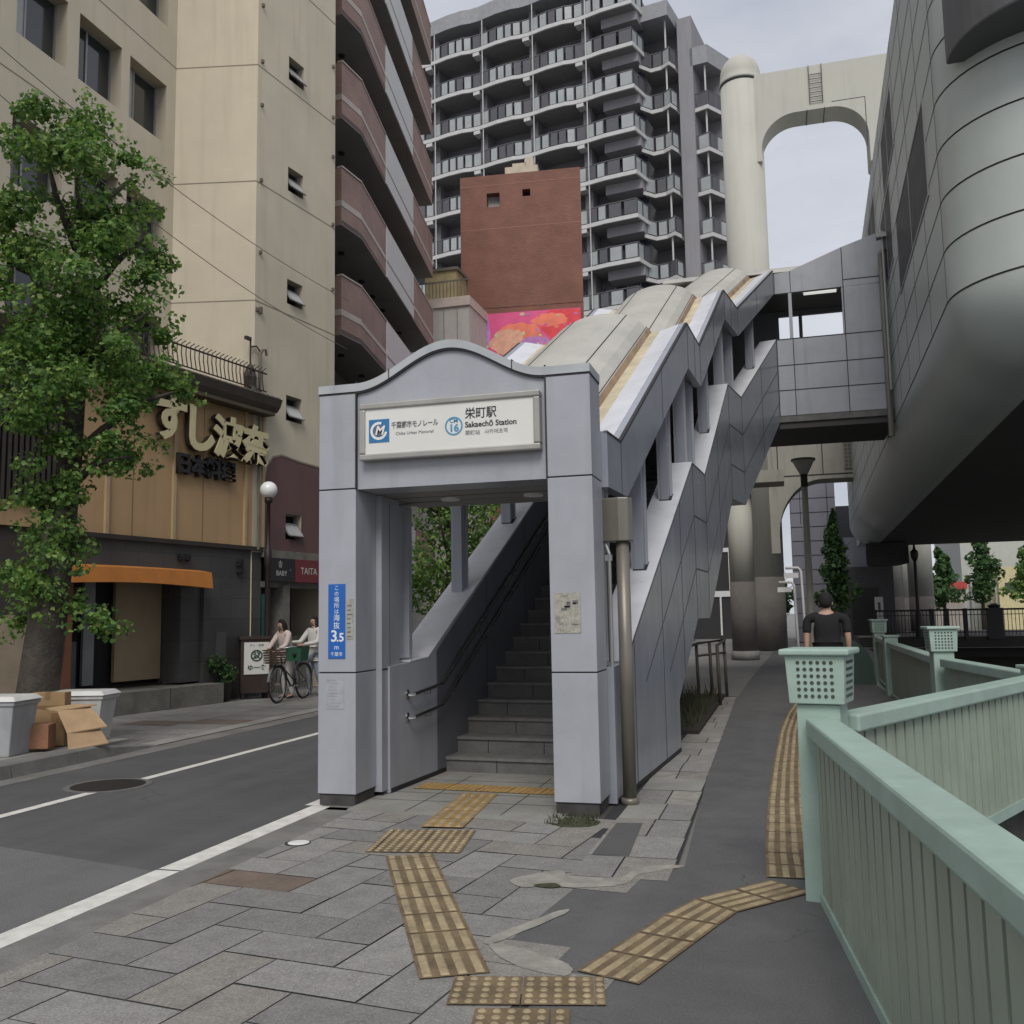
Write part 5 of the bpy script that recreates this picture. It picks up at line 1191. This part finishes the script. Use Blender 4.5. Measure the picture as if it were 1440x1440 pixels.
for i in range(260):
    x = random.uniform(-1.9, -1.2); y = random.uniform(12.7, 18); h = random.uniform(.08, .38); dx, dy = random.uniform(-.12, .12), random.uniform(-.12, .12); g.use(random.choice(wm_)); g.add([(x, y, .05), (x+.02, y, .05), (x+dx, y+dy, .05+h)], [(0, 1, 2)])
g.build('stems', parent=wp)
# weeds at the entrance pillar feet
g = MB()
for i in range(200):
    x = random.uniform(-1.80, -1.42); y = random.uniform(7.06, 7.42); h = random.uniform(.01, .055); g.use(random.choice(wm_)); g.add([(x, y, .01), (x+.008, y, .01), (x+random.uniform(-.03, .03), y+random.uniform(-.03, .03), .01+h)], [(0, 1, 2)])
g.build('pillar_weeds', label='low weeds at the foot of the right entrance pillar', cat='weeds')

# ------------------------------------------------------------------ street tree on the far kerb
TB = Vector((-8.95, 9.86, .12)); TR = Vector((.962, .271, 0)); TF = Vector((-.271, .962, 0)); K = .0088
def tp(px, py, d=0.): return TB+TR*((px-45)*K)+TF*d+Vector((0, 0, (1042-py)*K))
tr_ = thing('ginkgo_tree', 'tall leafy street tree with rough trunk among bins and boxes', 'tree', Matrix.Translation(TB))
g = MB().use(M_trunk); g.smooth = True
g.tube([tp(42, 1052), tp(44, 1035), tp(48, 1000), tp(56, 920), tp(64, 840), tp(72, 740, .05), tp(80, 640, .1), tp(86, 520, .1), tp(90, 400, .1), tp(84, 280, .1), tp(72, 180, .1)], [.34, .28, .25, .235, .215, .18, .14, .11, .085, .055, .02], 14)
for a in (((70, 760), (40, 700), (15, 640)), ((78, 650), (130, 600), (185, 560), (250, 540)), ((82, 600), (60, 530), (30, 470)), ((86, 520), (140, 470), (200, 430)), ((88, 470), (40, 400), (10, 340)), ((90, 420), (140, 350), (190, 300)), ((86, 330), (60, 260), (50, 200)), ((84, 300), (120, 240), (150, 190)), ((80, 690), (120, 650), (170, 640))):
    dd = random.uniform(-.5, .5); n = len(a); g.tube([tp(x, y, dd*i/(n-1)) for i, (x, y) in enumerate(a)], [.07-.055*i/(n-1) for i in range(n)], 6)
g.lathe([(.11, 0), (.12, .03), (.07, .05), (.05, .03)], (0, 0, 0), 10) if False else None
g.build('trunk', parent=tr_)
g = MB()
CL = [(65,150,28),(112,172,38),(60,215,48),(130,225,46),(38,290,42),(100,295,55),(165,270,36),(192,222,16),(60,350,48),(150,340,46),(196,330,28),(205,385,26),(35,430,52),(105,415,52),(175,425,36),(215,450,20),(60,490,55),(140,500,48),(185,500,28),(232,535,18),(252,545,9),(100,560,50),(175,570,38),(140,630,40),(185,632,22),(90,640,36),(75,700,36),(108,695,22),(42,750,42),(88,765,34),(28,815,38),(78,815,36),(98,850,18),(20,540,38),(12,470,36),(0,400,40),(10,880,20),(58,862,18),(125,872,12),(148,888,8),(5,330,28),(98,128,16),(205,515,18),(160,540,36),(60,600,34),(110,455,40)]
for x, y, r in CL:
    x -= 8; rr = r*K*.95; dep = random.uniform(-.75, .55); c = tp(x, y, dep)
    subs = max(3, int(r/5.5))
    for k in range(subs):
        o = Vector((random.uniform(-1, 1), random.uniform(-1, 1), random.uniform(-.8, .8)))*rr*.72
        cluster_leaf(g, c+o, int(38+r*1.35), .074, (rr*.74, rr*.74, rr*.50), LEAF)
for x, y, r in CL:     # loose outer sprigs
    for k in range(5):
        a = random.uniform(0, 6.28); c = tp(x+r*.98*math.cos(a), y+r*.9*math.sin(a), random.uniform(-.6, .4)); cluster_leaf(g, c, 24, .07, (.15, .15, .11), LEAF)
g.build('crown', parent=tr_)
# crown seen through the entrance
roundtree('street_tree', -8.35, 23.6, 7.2, 1.9, 'dense street tree seen through the entrance, beyond the left wall', LEAF, 9000, .12, tr=.16, z=.03, bottom=.30)
# ------------------------------------------------------------------ bins, cartons
M_bin = mat('bin_plastic', (.52, .52, .50), .45, var=.1, scale=4, streak=.3, stain=(.22, .21, .19))
M_lid = mat('bin_lid', (.62, .62, .60), .4, var=.08, scale=4)
def bin_(x, y, deg, w, d, h, label, m=M_bin, sticker=False):
    F = frame(x, y, .157 if x > -7.9 else .12, deg); t = thing('plastic_bin', label, 'bin', F, 'grey plastic bins round the tree')
    g = MB(F).use(m); k = .80
    g.hexa([(-w*k/2, -d*k/2, 0), (w*k/2, -d*k/2, 0), (w*k/2, d*k/2, 0), (-w*k/2, d*k/2, 0)], [(-w/2, -d/2, h), (w/2, -d/2, h), (w/2, d/2, h), (-w/2, d/2, h)])
    g.box(-w/2-.015, w/2+.015, -d/2-.015, d/2+.015, h-.05, h-.001)
    g.build('tub', parent=t, bevel=.012)
    g = MB(F).use(M_lid); g.hexa([(-w/2-.04, -d/2-.04, h), (w/2+.04, -d/2-.04, h), (w/2+.04, d/2+.04, h), (-w/2-.04, d/2+.04, h)], [(-w/2+.02, -d/2+.02, h+.055), (w/2-.02, -d/2+.02, h+.055), (w/2-.02, d/2-.02, h+.055), (-w/2+.02, d/2-.02, h+.055)]); g.build('lid', parent=t, bevel=.012)
    if sticker: MB(F).use(M_whi).box(.02, .10, -d*.45-.012, -d*.45+.0, h*.62, h*.74).build('sticker', parent=t)
    return t
bin_(-8.46, 8.82, 12, .62, .50, .60, 'grey plastic bin at the left picture edge', mat('bin_grey', (.34, .35, .36), .45, var=.1, scale=4, streak=.3), True)
bin_(-8.42, 10.08, 14, .70, .44, .56, 'wide pale plastic bin right of the cardboard boxes')
bin_(-9.62, 9.35, 12, .6, .5, .70, 'pale plastic bin half hidden behind the tree trunk')
M_card = mat('cardboard', (.30, .195, .10), .85, var=.14, scale=5, streak=.2); M_card2 = mat('cardboard_red', (.27, .13, .075), .85, var=.2, scale=7); M_card3 = mat('cardboard_pale', (.40, .27, .155), .85, var=.14, scale=5); M_ctape = mat('parcel_tape', (.22, .13, .06), .5)
def carton(x, y, z, deg, w, d, h, label, m=M_card, tape=True):
    F = frame(x, y, z, deg); t = thing('cardboard_box', label, 'box', F, 'cardboard boxes by the tree')
    MB(F).use(m).box(-w/2, w/2, -d/2, d/2, 0, h).build('carton', parent=t, bevel=.006)
    g = MB(F).use(M_ctape)
    if tape: g.box(-w/2-.001, w/2+.001, -d/2-.0015, d/2+.0015, h*.70, h*.76); g.box(w*.12, w*.34, -d/2-.003, -d/2+.001, h*.45, h*.62)
    g.box(-.03, .03, -d/2-.002, d/2+.002, h-.08, h+.002); g.build('tape', parent=t)
carton(-8.20, 9.17, .157, 20, .24, .22, .27, 'small reddish cardboard box under the taped brown box', M_card2, False)
carton(-8.42, 9.55, .13, 18, .40, .18, .62, 'tall taped brown cardboard box leaning on the tree trunk', M_card, True)
g = MB(frame(-8.0, 9.40, .157, 22))
g.use(M_card3)
sh = [(-.30, -.05, .42), (-.12, -.10, .40), (.05, -.26, .16), (.09, -.33, -.02)]
for (a, b, c), (d, e, f) in zip(sh, sh[1:]):
    g.hexa([(a, b-.0, c), (d, e, f), (d, e, f+.012), (a, b, c+.012)], [(a+.26, b+.30, c+.02), (d+.34, e+.32, f+.03), (d+.34, e+.32, f+.042), (a+.26, b+.30, c+.032)])
g.build('flattened_carton', label='flattened pale carton draped over the kerb beside the boxes', cat='carton')
# ------------------------------------------------------------------ globe lamp, sign box, potted plant
gl = thing('globe_lamp', 'dark lamp post with white globe before the restaurant corner', 'street lamp', frame(-9.93, 17.08, .03))
g = MB().use(mat('lamp_brown', (.030, .022, .022), .5, .3)); g.smooth = True; g.lathe([(.10, .03), (.09, .5), (.06, .6), (.055, 2.6), (.075, 2.65), (.075, 2.95), (.045, 3.0), (.035, 3.9), (.08, 3.93), (.08, 4.02)], (-9.93, 17.08, 0), 12); g.build('post', parent=gl)
g = MB().use(mat('globe_white', (.78, .78, .76), .25)); g.smooth = True; g.lathe([(.175*math.sin(R(a)), 4.18-.175*math.cos(R(a))) for a in range(8, 173, 12)], (-9.93, 17.08, 0), 20); g.build('globe', parent=gl)
FS = frame(-10.12, 16.98, .03, 36); sb = thing('sign_cabinet', 'dark brown standing sign cabinet with white emblem panel by restaurant wall', 'sign', FS)
M_wd = mat('cabinet_wood', (.042, .026, .02), .5, var=.2, scale=3)
g = MB(FS).use(M_wd); g.box(-.30, .30, -.18, .18, .12, 1.16).box(-.33, .33, -.21, .21, 1.16, 1.22).box(-.28, -.22, -.16, .16, 0, .12).box(.22, .28, -.16, .16, 0, .12).box(-.30, .30, -.19, -.181, .12, .42); g.build('cabinet', parent=sb)
MB(FS).use(M_signw).box(-.24, .24, -.195, -.181, .48, 1.10).build('panel', parent=sb)
M_eg = mat('emblem_green', (.02, .07, .045), .5)
g = MB(FS @ Matrix.Translation((0, 0, .84))).use(M_eg); ringseg(g, (0, 0), .085, .115, 0, 360, -.199, -.196, 24); g.build('emblem_ring', parent=sb)
text('lettering', '波', .14, FS @ Matrix.Translation((0, -.198, .84)) @ FX, M_eg, sb, .0008, off=.006)
text('lettering', 'ゆ一食', .12, FS @ Matrix.Translation((0, -.198, .60)) @ FX, M_eg, sb, .0008, off=.003); text('lettering', 'すし・波奈', .055, FS @ Matrix.Translation((0, -.198, 1.04)) @ FX, M_gry, sb, .0008)
pp = thing('potted_plant', 'dark potted shrub between doorway and sign cabinet', 'plant', frame(-10.38, 16.22, .04))
g = MB().use(mat('pot_dark', (.03, .028, .026), .6)); g.smooth = True; g.lathe([(.14, 0), (.20, .34), (.22, .36), (.18, .36), (.16, .32)], (-10.38, 16.22, .04), 14); g.build('pot', parent=pp)
g = MB()
for k in range(9): cluster_leaf(g, (-10.38+random.uniform(-.16, .16), 16.22+random.uniform(-.18, .18), random.uniform(.5, 1.0)), 60, .07, (.14, .14, .13), LEAFD)
g.build('foliage', parent=pp)

# ------------------------------------------------------------------ people
def skin(name, J, Ed, m, parent, M, root=0, sub=2):
    me = bpy.data.meshes.new(name); names = list(J); idx = {n: i for i, n in enumerate(names)}
    me.from_pydata([Vector(J[n][0]) for n in names], [(idx[a], idx[b]) for a, b in Ed], [])
    o = bpy.data.objects.new(name, me); col.objects.link(o)
    sk = o.modifiers.new('skin', 'SKIN'); sk.use_smooth_shade = True
    for i, n in enumerate(names):
        r_ = J[n][1]; r_ = r_ if isinstance(r_, tuple) else (r_, r_); me.skin_vertices[0].data[i].radius = r_; me.skin_vertices[0].data[i].use_root = (i == root)
    if sub: s_ = o.modifiers.new('sub', 'SUBSURF'); s_.levels = sub; s_.render_levels = sub
    bpy.context.view_layer.update(); dg = bpy.context.evaluated_depsgraph_get(); m2 = bpy.data.meshes.new_from_object(o.evaluated_get(dg)); bpy.data.objects.remove(o)
    m2.transform(wmat(parent).inverted() @ M); m2.materials.clear(); m2.materials.append(m); m2.name = name
    m2.polygons.foreach_set('use_smooth', [True]*len(m2.polygons))
    q = bpy.data.objects.new(name, m2); col.objects.link(q); q.parent = parent; return q
M_skin = mat('skin', (.42, .26, .19), .55, var=.06); M_hair = mat('hair', (.010, .009, .009), .85, var=.3, scale=12)
def person(x, y, z, deg, H, label, arms, legs, hair='short', top=None, bottom=None, shoes=None, lean=0., wide=1., coat=0., female=False):
    """figure facing local -y; arms / legs give joint offsets in units of body height"""
    F = frame(x, y, z, deg); t = thing('person', label, 'person', F); S = H
    ln = Matrix.Translation((0, 0, .5*S)) @ Matrix.Rotation(lean, 4, 'X') @ Matrix.Translation((0, 0, -.5*S))
    def U(p): return tuple(ln @ Vector((p[0]*S, p[1]*S, p[2]*S)))
    def Lw(p): return tuple(Vector((p[0]*S, p[1]*S, p[2]*S)))
    sw = (.105 if female else .122)*wide
    J = {'pelvis': (Lw((0, 0, .52)), (.085*S*wide, .062*S)), 'waist': (U((0, -.004, .60)), (.072*S*wide, .055*S)), 'chest': (U((0, .0, .72)), (.088*S*wide, .062*S)), 'neckb': (U((0, .004, .815)), (.045*S, .042*S)), 'neck': (U((0, -.004, .85)), .030*S), 'head': (U((0, -.008, .905)), (.043*S, .052*S)), 'crown': (U((0, -.004, .955)), (.040*S, .047*S)), 'chin': (U((0, -.030, .878)), .024*S), 'nose': (U((0, -.062, .915)), .007*S)}
    Ed = [('pelvis', 'waist'), ('waist', 'chest'), ('chest', 'neckb'), ('neckb', 'neck'), ('neck', 'head'), ('head', 'crown'), ('head', 'chin'), ('head', 'nose')]
    for s, (el, wr) in zip((-1, 1), arms):
        n = 'L' if s < 0 else 'R'
        J['sh'+n] = (U((s*sw, .002, .80)), .034*S); J['el'+n] = (U(el), .024*S); J['wr'+n] = (U(wr), .016*S)
        d = (Vector(wr)-Vector(el)).normalized(); hp_ = Vector(wr)+d*.035; J['pa'+n] = (U(hp_), (.018*S, .012*S))
        side = Vector((d.z, 0, -d.x)) if abs(d.x)+abs(d.z) > .3 else Vector((1, 0, 0)); side = Vector((0, 1, 0)) if abs(d.z) > .8 else side.normalized()
        Ed += [('neckb', 'sh'+n), ('sh'+n, 'el'+n), ('el'+n, 'wr'+n), ('wr'+n, 'pa'+n)]
        for fi, off in enumerate((-.014, -.005, .004, .013)):
            L_ = (.040, .047, .049, .042)[fi]; p1 = hp_+side*off+d*.016; p2 = p1+d*L_*.6+Vector((-s*.006, -.004, 0)); J[f'f{fi}{n}'] = (U(p1), .0055*S); J[f'g{fi}{n}'] = (U(p2), .0045*S); Ed += [('pa'+n, f'f{fi}{n}'), (f'f{fi}{n}', f'g{fi}{n}')]
        p1 = hp_-side*.026-d*.008; J['th'+n] = (U(p1), .006*S); J['tt'+n] = (U(p1+d*.024-side*.004), .005*S); Ed += [('wr'+n, 'th'+n), ('th'+n, 'tt'+n)]
    for s, (kn, an) in zip((-1, 1), legs):
        n = 'l' if s < 0 else 'r'
        J['hip'+n] = (Lw((s*.048, .0, .49)), .058*S); J['kn'+n] = (Lw(kn), .036*S); J['ca'+n] = (Lw(tuple(kn[i]*.6+an[i]*.4+(.008 if i == 1 else 0) for i in range(3))), .034*S); J['an'+n] = (Lw(an), .021*S); J['toe'+n] = (Lw((an[0]+s*.008, an[1]-.09, .016)), (.022*S, .016*S))
        Ed += [('pelvis', 'hip'+n), ('hip'+n, 'kn'+n), ('kn'+n, 'ca'+n), ('ca'+n, 'an'+n), ('an'+n, 'toe'+n)]
    skin('body', J, Ed, M_skin, t, F)
    def sub(keys, f, extra=None):
        K2 = {k: (J[k][0], tuple(v*f+.006 for v in (J[k][1] if isinstance(J[k][1], tuple) else (J[k][1],)*2))) for k in keys}
        if extra: K2.update(extra)
        return K2
    half = {}
    for n in 'LR':
        a, b = Vector(J['sh'+n][0]), Vector(J['el'+n][0]); half['sl'+n] = (tuple(a*.2+b*.8), .031*S+.008)
    hem = {'hem': (Lw((0, 0, .475-coat)), (.094*S*wide+.01+coat*.12, .072*S+.01+coat*.1))}
    if hair == 'short':
        K2 = sub(['hem_'] if False else ['pelvis', 'waist', 'chest', 'neckb', 'shL', 'shR'], 1.12, {**half, **hem}); E2 = [('hem', 'pelvis'), ('pelvis', 'waist'), ('waist', 'chest'), ('chest', 'neckb'), ('neckb', 'shL'), ('neckb', 'shR'), ('shL', 'slL'), ('shR', 'slR')]
    else:
        K2 = sub(['pelvis', 'waist', 'chest', 'neckb', 'shL', 'shR', 'elL', 'elR', 'wrL', 'wrR'], 1.15, hem); E2 = [('hem', 'pelvis'), ('pelvis', 'waist'), ('waist', 'chest'), ('chest', 'neckb'), ('neckb', 'shL'), ('neckb', 'shR'), ('shL', 'elL'), ('shR', 'elR'), ('elL', 'wrL'), ('elR', 'wrR')]
    skin('shirt', K2, E2, top, t, F)
    K2 = sub(['pelvis', 'hipl', 'hipr', 'knl', 'knr', 'cal', 'car', 'anl', 'anr'], 1.12); E2 = [('pelvis', 'hipl'), ('pelvis', 'hipr'), ('hipl', 'knl'), ('hipr', 'knr'), ('knl', 'cal'), ('knr', 'car'), ('cal', 'anl'), ('car', 'anr')]
    skin('trousers', K2, E2, bottom, t, F)
    for n in 'lr':
        a = Vector(J['an'+n][0]); b = Vector(J['toe'+n][0]); skin('shoe', {'a': ((a.x, a.y+.02, .045), (.034, .03)), 'b': (tuple((a+b)/2*1.0)[:2]+(.036,), (.038, .03)), 'c': (tuple(b), (.034, .024))}, [('a', 'b'), ('b', 'c')], shoes or M_blk, t, F, sub=2)
    if hair == 'short':
        K2 = {'a': (U((0, .030, .872)), (.040*S, .030*S)), 'b': (U((0, .016, .93)), (.058*S, .060*S)), 'c': (U((0, .004, .972)), (.052*S, .056*S)), 'd': (U((0, -.034, .966)), (.042*S, .026*S))}; E2 = [('a', 'b'), ('b', 'c'), ('c', 'd')]
    else:
        K2 = {'a': (U((0, .030, .79)), (.045*S, .024*S)), 'a2': (U((0, .030, .86)), (.052*S, .030*S)), 'b': (U((0, .014, .93)), (.054*S, .052*S)), 'c': (U((0, .0, .972)), (.046*S, .050*S)), 'd': (U((0, -.034, .962)), (.040*S, .020*S)), 'l': (U((-.046, -.012, .88)), .016*S), 'l2': (U((-.05, -.018, .80)), .014*S), 'r': (U((.046, -.012, .88)), .016*S), 'r2': (U((.05, -.018, .80)), .014*S)}
        E2 = [('a', 'a2'), ('a2', 'b'), ('b', 'c'), ('c', 'd'), ('b', 'l'), ('l', 'l2'), ('b', 'r'), ('r', 'r2')]
    skin('hair', K2, E2, M_hair, t, F)
    g = MB(F)
    for s in (-1, 1):
        p = Vector(U((s*.017, -.056, .922))); g.use(M_blk).lathe([(.001, -.006), (.008, 0), (.001, .006)], tuple(p), 8)
    g.use(mat('lips', (.28, .10, .09), .5)); p = Vector(U((0, -.054, .888))); g.box(p.x-.018, p.x+.018, p.y-.003, p.y+.004, p.z-.004, p.z+.004); g.build('face', parent=t)
    g = MB(F).use(M_skin); g.smooth = True
    if hair == 'short':
        for s in (-1, 1): p = Vector(U((s*.047, .004, .912))); g.lathe([(.002, -.026), (.012, -.012), (.014, .008), (.006, .024)], tuple(p), 8)
        g.build('ears', parent=t)
    return t
M_tee = mat('black_tee', (.012, .012, .014), .9, var=.2, scale=8, bump=.2, bscale=30); M_jean = mat('pale_jeans', (.28, .31, .37), .85, var=.15, scale=8); M_wht = mat('white_top', (.55, .53, .50), .85, var=.08); M_pink = mat('pinkish_top', (.56, .46, .43), .85, var=.1); M_trs = mat('dark_trousers', (.025, .025, .03), .85)
DN = [((-.152, .02, .64), (-.150, -.015, .50)), ((.152, .02, .64), (.155, .03, .50))]
person(.56, 14.0, .01, 176, 1.80, 'person in black T-shirt walking away on the canal footpath', DN, [((-.055, -.02, .275), (-.055, .03, .045)), ((.055, -.05, .28), (.055, -.06, .045))], 'short', M_tee, M_trs, wide=1.16)
person(-9.22, 17.72, .03, -20, 1.62, 'person in white top and pale jeans pushing a bicycle', [((-.14, -.11, .66), (-.13, -.26, .665)), ((.15, -.10, .66), (.10, -.27, .64))], [((-.05, -.05, .275), (-.05, -.02, .045)), ((.055, .01, .275), (.06, .08, .05))], 'long', M_wht, M_jean, female=True, coat=.02)
person(-9.42, 17.0, .03, -25, 1.58, 'person in pinkish top with dark hair bending over the bicycle basket', [((-.12, -.12, .70), (-.06, -.22, .66)), ((.14, -.10, .68), (.13, -.23, .655))], [((-.05, -.03, .275), (-.05, .0, .045)), ((.05, -.03, .275), (.055, .03, .045))], 'long', M_pink, M_wht, lean=.22, female=True, coat=.12)
# ------------------------------------------------------------------ bicycle
def bicycle(x, y, deg, label, frame_m):
    F = frame(x, y, .03, deg); b = thing('bicycle', label, 'bicycle', F)          # x forward
    rw = .33; M_ty = mat('tyre', (.018, .018, .018), .8); M_rim = mat('rim', (.42, .42, .42), .3, .8)
    for cx in (0, 1.06):
        g = MB(F).use(M_ty); n = 30; g.smooth = True
        P = [(cx+rw*math.cos(2*math.pi*i/n), 0, rw+.018+rw*math.sin(2*math.pi*i/n)) for i in range(n+1)]; g.tube(P, .018, 8, False); wh = g.build('wheel', parent=b)
        g = MB(F).use(M_rim); q = rw-.03; g.tube([(cx+q*math.cos(2*math.pi*i/n), 0, rw+.018+q*math.sin(2*math.pi*i/n)) for i in range(n+1)], .010, 6, False); g.tube([(cx, -.05, rw+.018), (cx, .05, rw+.018)], .022, 8)
        for i in range(18): a = 2*math.pi*i/18; g.tube([(cx, .02*(-1)**i, rw+.018), (cx+q*math.cos(a), 0, rw+.018+q*math.sin(a))], .0022, 4)
        g.build('rim', parent=wh)
        g = MB(F).use(M_rim)
        for i in range(12):
            a, c = R(10+13*i), R(10+13*(i+1)); rr = rw+.035
            g.hexa([(cx+rr*math.cos(a), -.025, rw+.02+rr*math.sin(a)), (cx+rr*math.cos(c), -.025, rw+.02+rr*math.sin(c)), (cx+rr*math.cos(c), .025, rw+.02+rr*math.sin(c)), (cx+rr*math.cos(a), .025, rw+.02+rr*math.sin(a))], [(cx+(rr+.004)*math.cos(a), -.025, rw+.02+(rr+.004)*math.sin(a)), (cx+(rr+.004)*math.cos(c), -.025, rw+.02+(rr+.004)*math.sin(c)), (cx+(rr+.004)*math.cos(c), .025, rw+.02+(rr+.004)*math.sin(c)), (cx+(rr+.004)*math.cos(a), .025, rw+.02+(rr+.004)*math.sin(a))])
        g.build('mudguard', parent=b)
    z = rw+.018; g = MB(F).use(frame_m); g.smooth = True
    g.tube([(.93, 0, .82), (.88, 0, .62), (.55, 0, .30), (.42, 0, .28)], .018, 8); g.tube([(.42, 0, .28), (.32, 0, .78)], .016, 8); g.tube([(.40, 0, .38), (.88, 0, .66)], .013, 8)
    for s in (-.06, .06): g.tube([(0, s, z), (.42, s*.5, .28)], .010, 6); g.tube([(0, s, z), (.36, s*.3, .62)], .009, 6); g.tube([(1.06, s*.8, z), (.97, s*.8, .66), (.95, 0, .70)], .011, 6)
    g.build('frame', parent=b)
    g = MB(F).use(M_rim); g.smooth = True; g.tube([(.93, 0, .80), (.90, 0, 1.0)], .013, 8); g.tube([(.68, -.27, 1.02), (.86, -.22, 1.03), (.92, 0, 1.0), (.86, .22, 1.03), (.68, .27, 1.02)], .011, 8); g.use(M_blk); g.tube([(.66, -.275, 1.02), (.78, -.25, 1.025)], .017, 8); g.tube([(.66, .275, 1.02), (.78, .25, 1.025)], .017, 8); g.build('handlebar', parent=b)
    g = MB(F).use(M_blk); g.hexa([(.16, -.09, .84), (.42, -.03, .84), (.42, .03, .84), (.16, .09, .84)], [(.14, -.10, .90), (.44, -.025, .89), (.44, .025, .89), (.14, .10, .90)]); g.build('saddle', parent=b, bevel=.015)
    g = MB(F).use(mat('basket_brown', (.07, .04, .028), .7))
    for k in range(6): zz4 = .74+.045*k; w_ = .13+.008*k; g.box(1.0, 1.30+.008*k, -w_, -w_+.008, zz4, zz4+.022); g.box(1.0, 1.30+.008*k, w_-.008, w_, zz4, zz4+.022); g.box(1.292+.008*k, 1.30+.008*k, -w_, w_, zz4, zz4+.022); g.box(1.0, 1.008, -w_, w_, zz4, zz4+.022)
    for k in range(9): u = -.15+.0375*k; g.box(1.31, 1.316, u, u+.006, .74, .99); g.box(1.02+.035*k, 1.026+.035*k, -.155, -.149, .74, .99)
    g.box(1.0, 1.30, -.13, .13, .735, .745); g.build('basket', parent=b)
    g = MB(F).use(M_rim); g.box(-.22, .2, -.06, -.05, .72, .73).box(-.22, .2, .05, .06, .72, .73); 
    for k in range(5): g.box(-.2+.09*k, -.19+.09*k, -.06, .06, .722, .728)
    g.tube([(0, .09, .36), (-.05, .12, .02)], .008, 6); g.tube([(.42, -.1, .28), (.42, .1, .28)], .02, 8); g.box(.40, .58, -.13, -.10, .2, .215); g.build('carrier', parent=b)
    return b
bicycle(-9.08, 17.0, -88, 'bicycle with brown front basket pushed along the far pavement', mat('bike_dark', (.03, .035, .035), .4, .3))
g = MB(frame(-9.1, 16.85, .03, -88)).use(mat('green_bag', (.02, .09, .05), .7, var=.15)); g.hexa([(-.1, -.14, .74), (.22, -.14, .74), (.22, .14, .74), (-.1, .14, .74)], [(-.12, -.17, 1.02), (.24, -.17, 1.02), (.24, .17, 1.02), (-.12, .17, 1.02)])
g.build('green_bag', label='dark green bag carried on the rear of the bicycle', cat='bag')
# ------------------------------------------------------------------ overhead cables
for i, (a, b, sag, lab) in enumerate((((-12.1, 9.0, 11.3), (-9.9, 20.2, 9.1), .45, 'upper thin cable strung along the beige building'), ((-12.1, 9.0, 10.7), (-9.9, 20.1, 7.9), .5, 'lower thin cable strung along the beige building'))):
    A = Vector(a); B = Vector(b); P = []
    for k in range(17): t = k/16; p = A+(B-A)*t; P.append((p.x+.25, p.y, p.z-sag*4*t*(1-t)))
    g = MB().use(M_gry); g.smooth = True; g.tube(P, .008, 5); g.build('cable', label=lab, cat='cable')
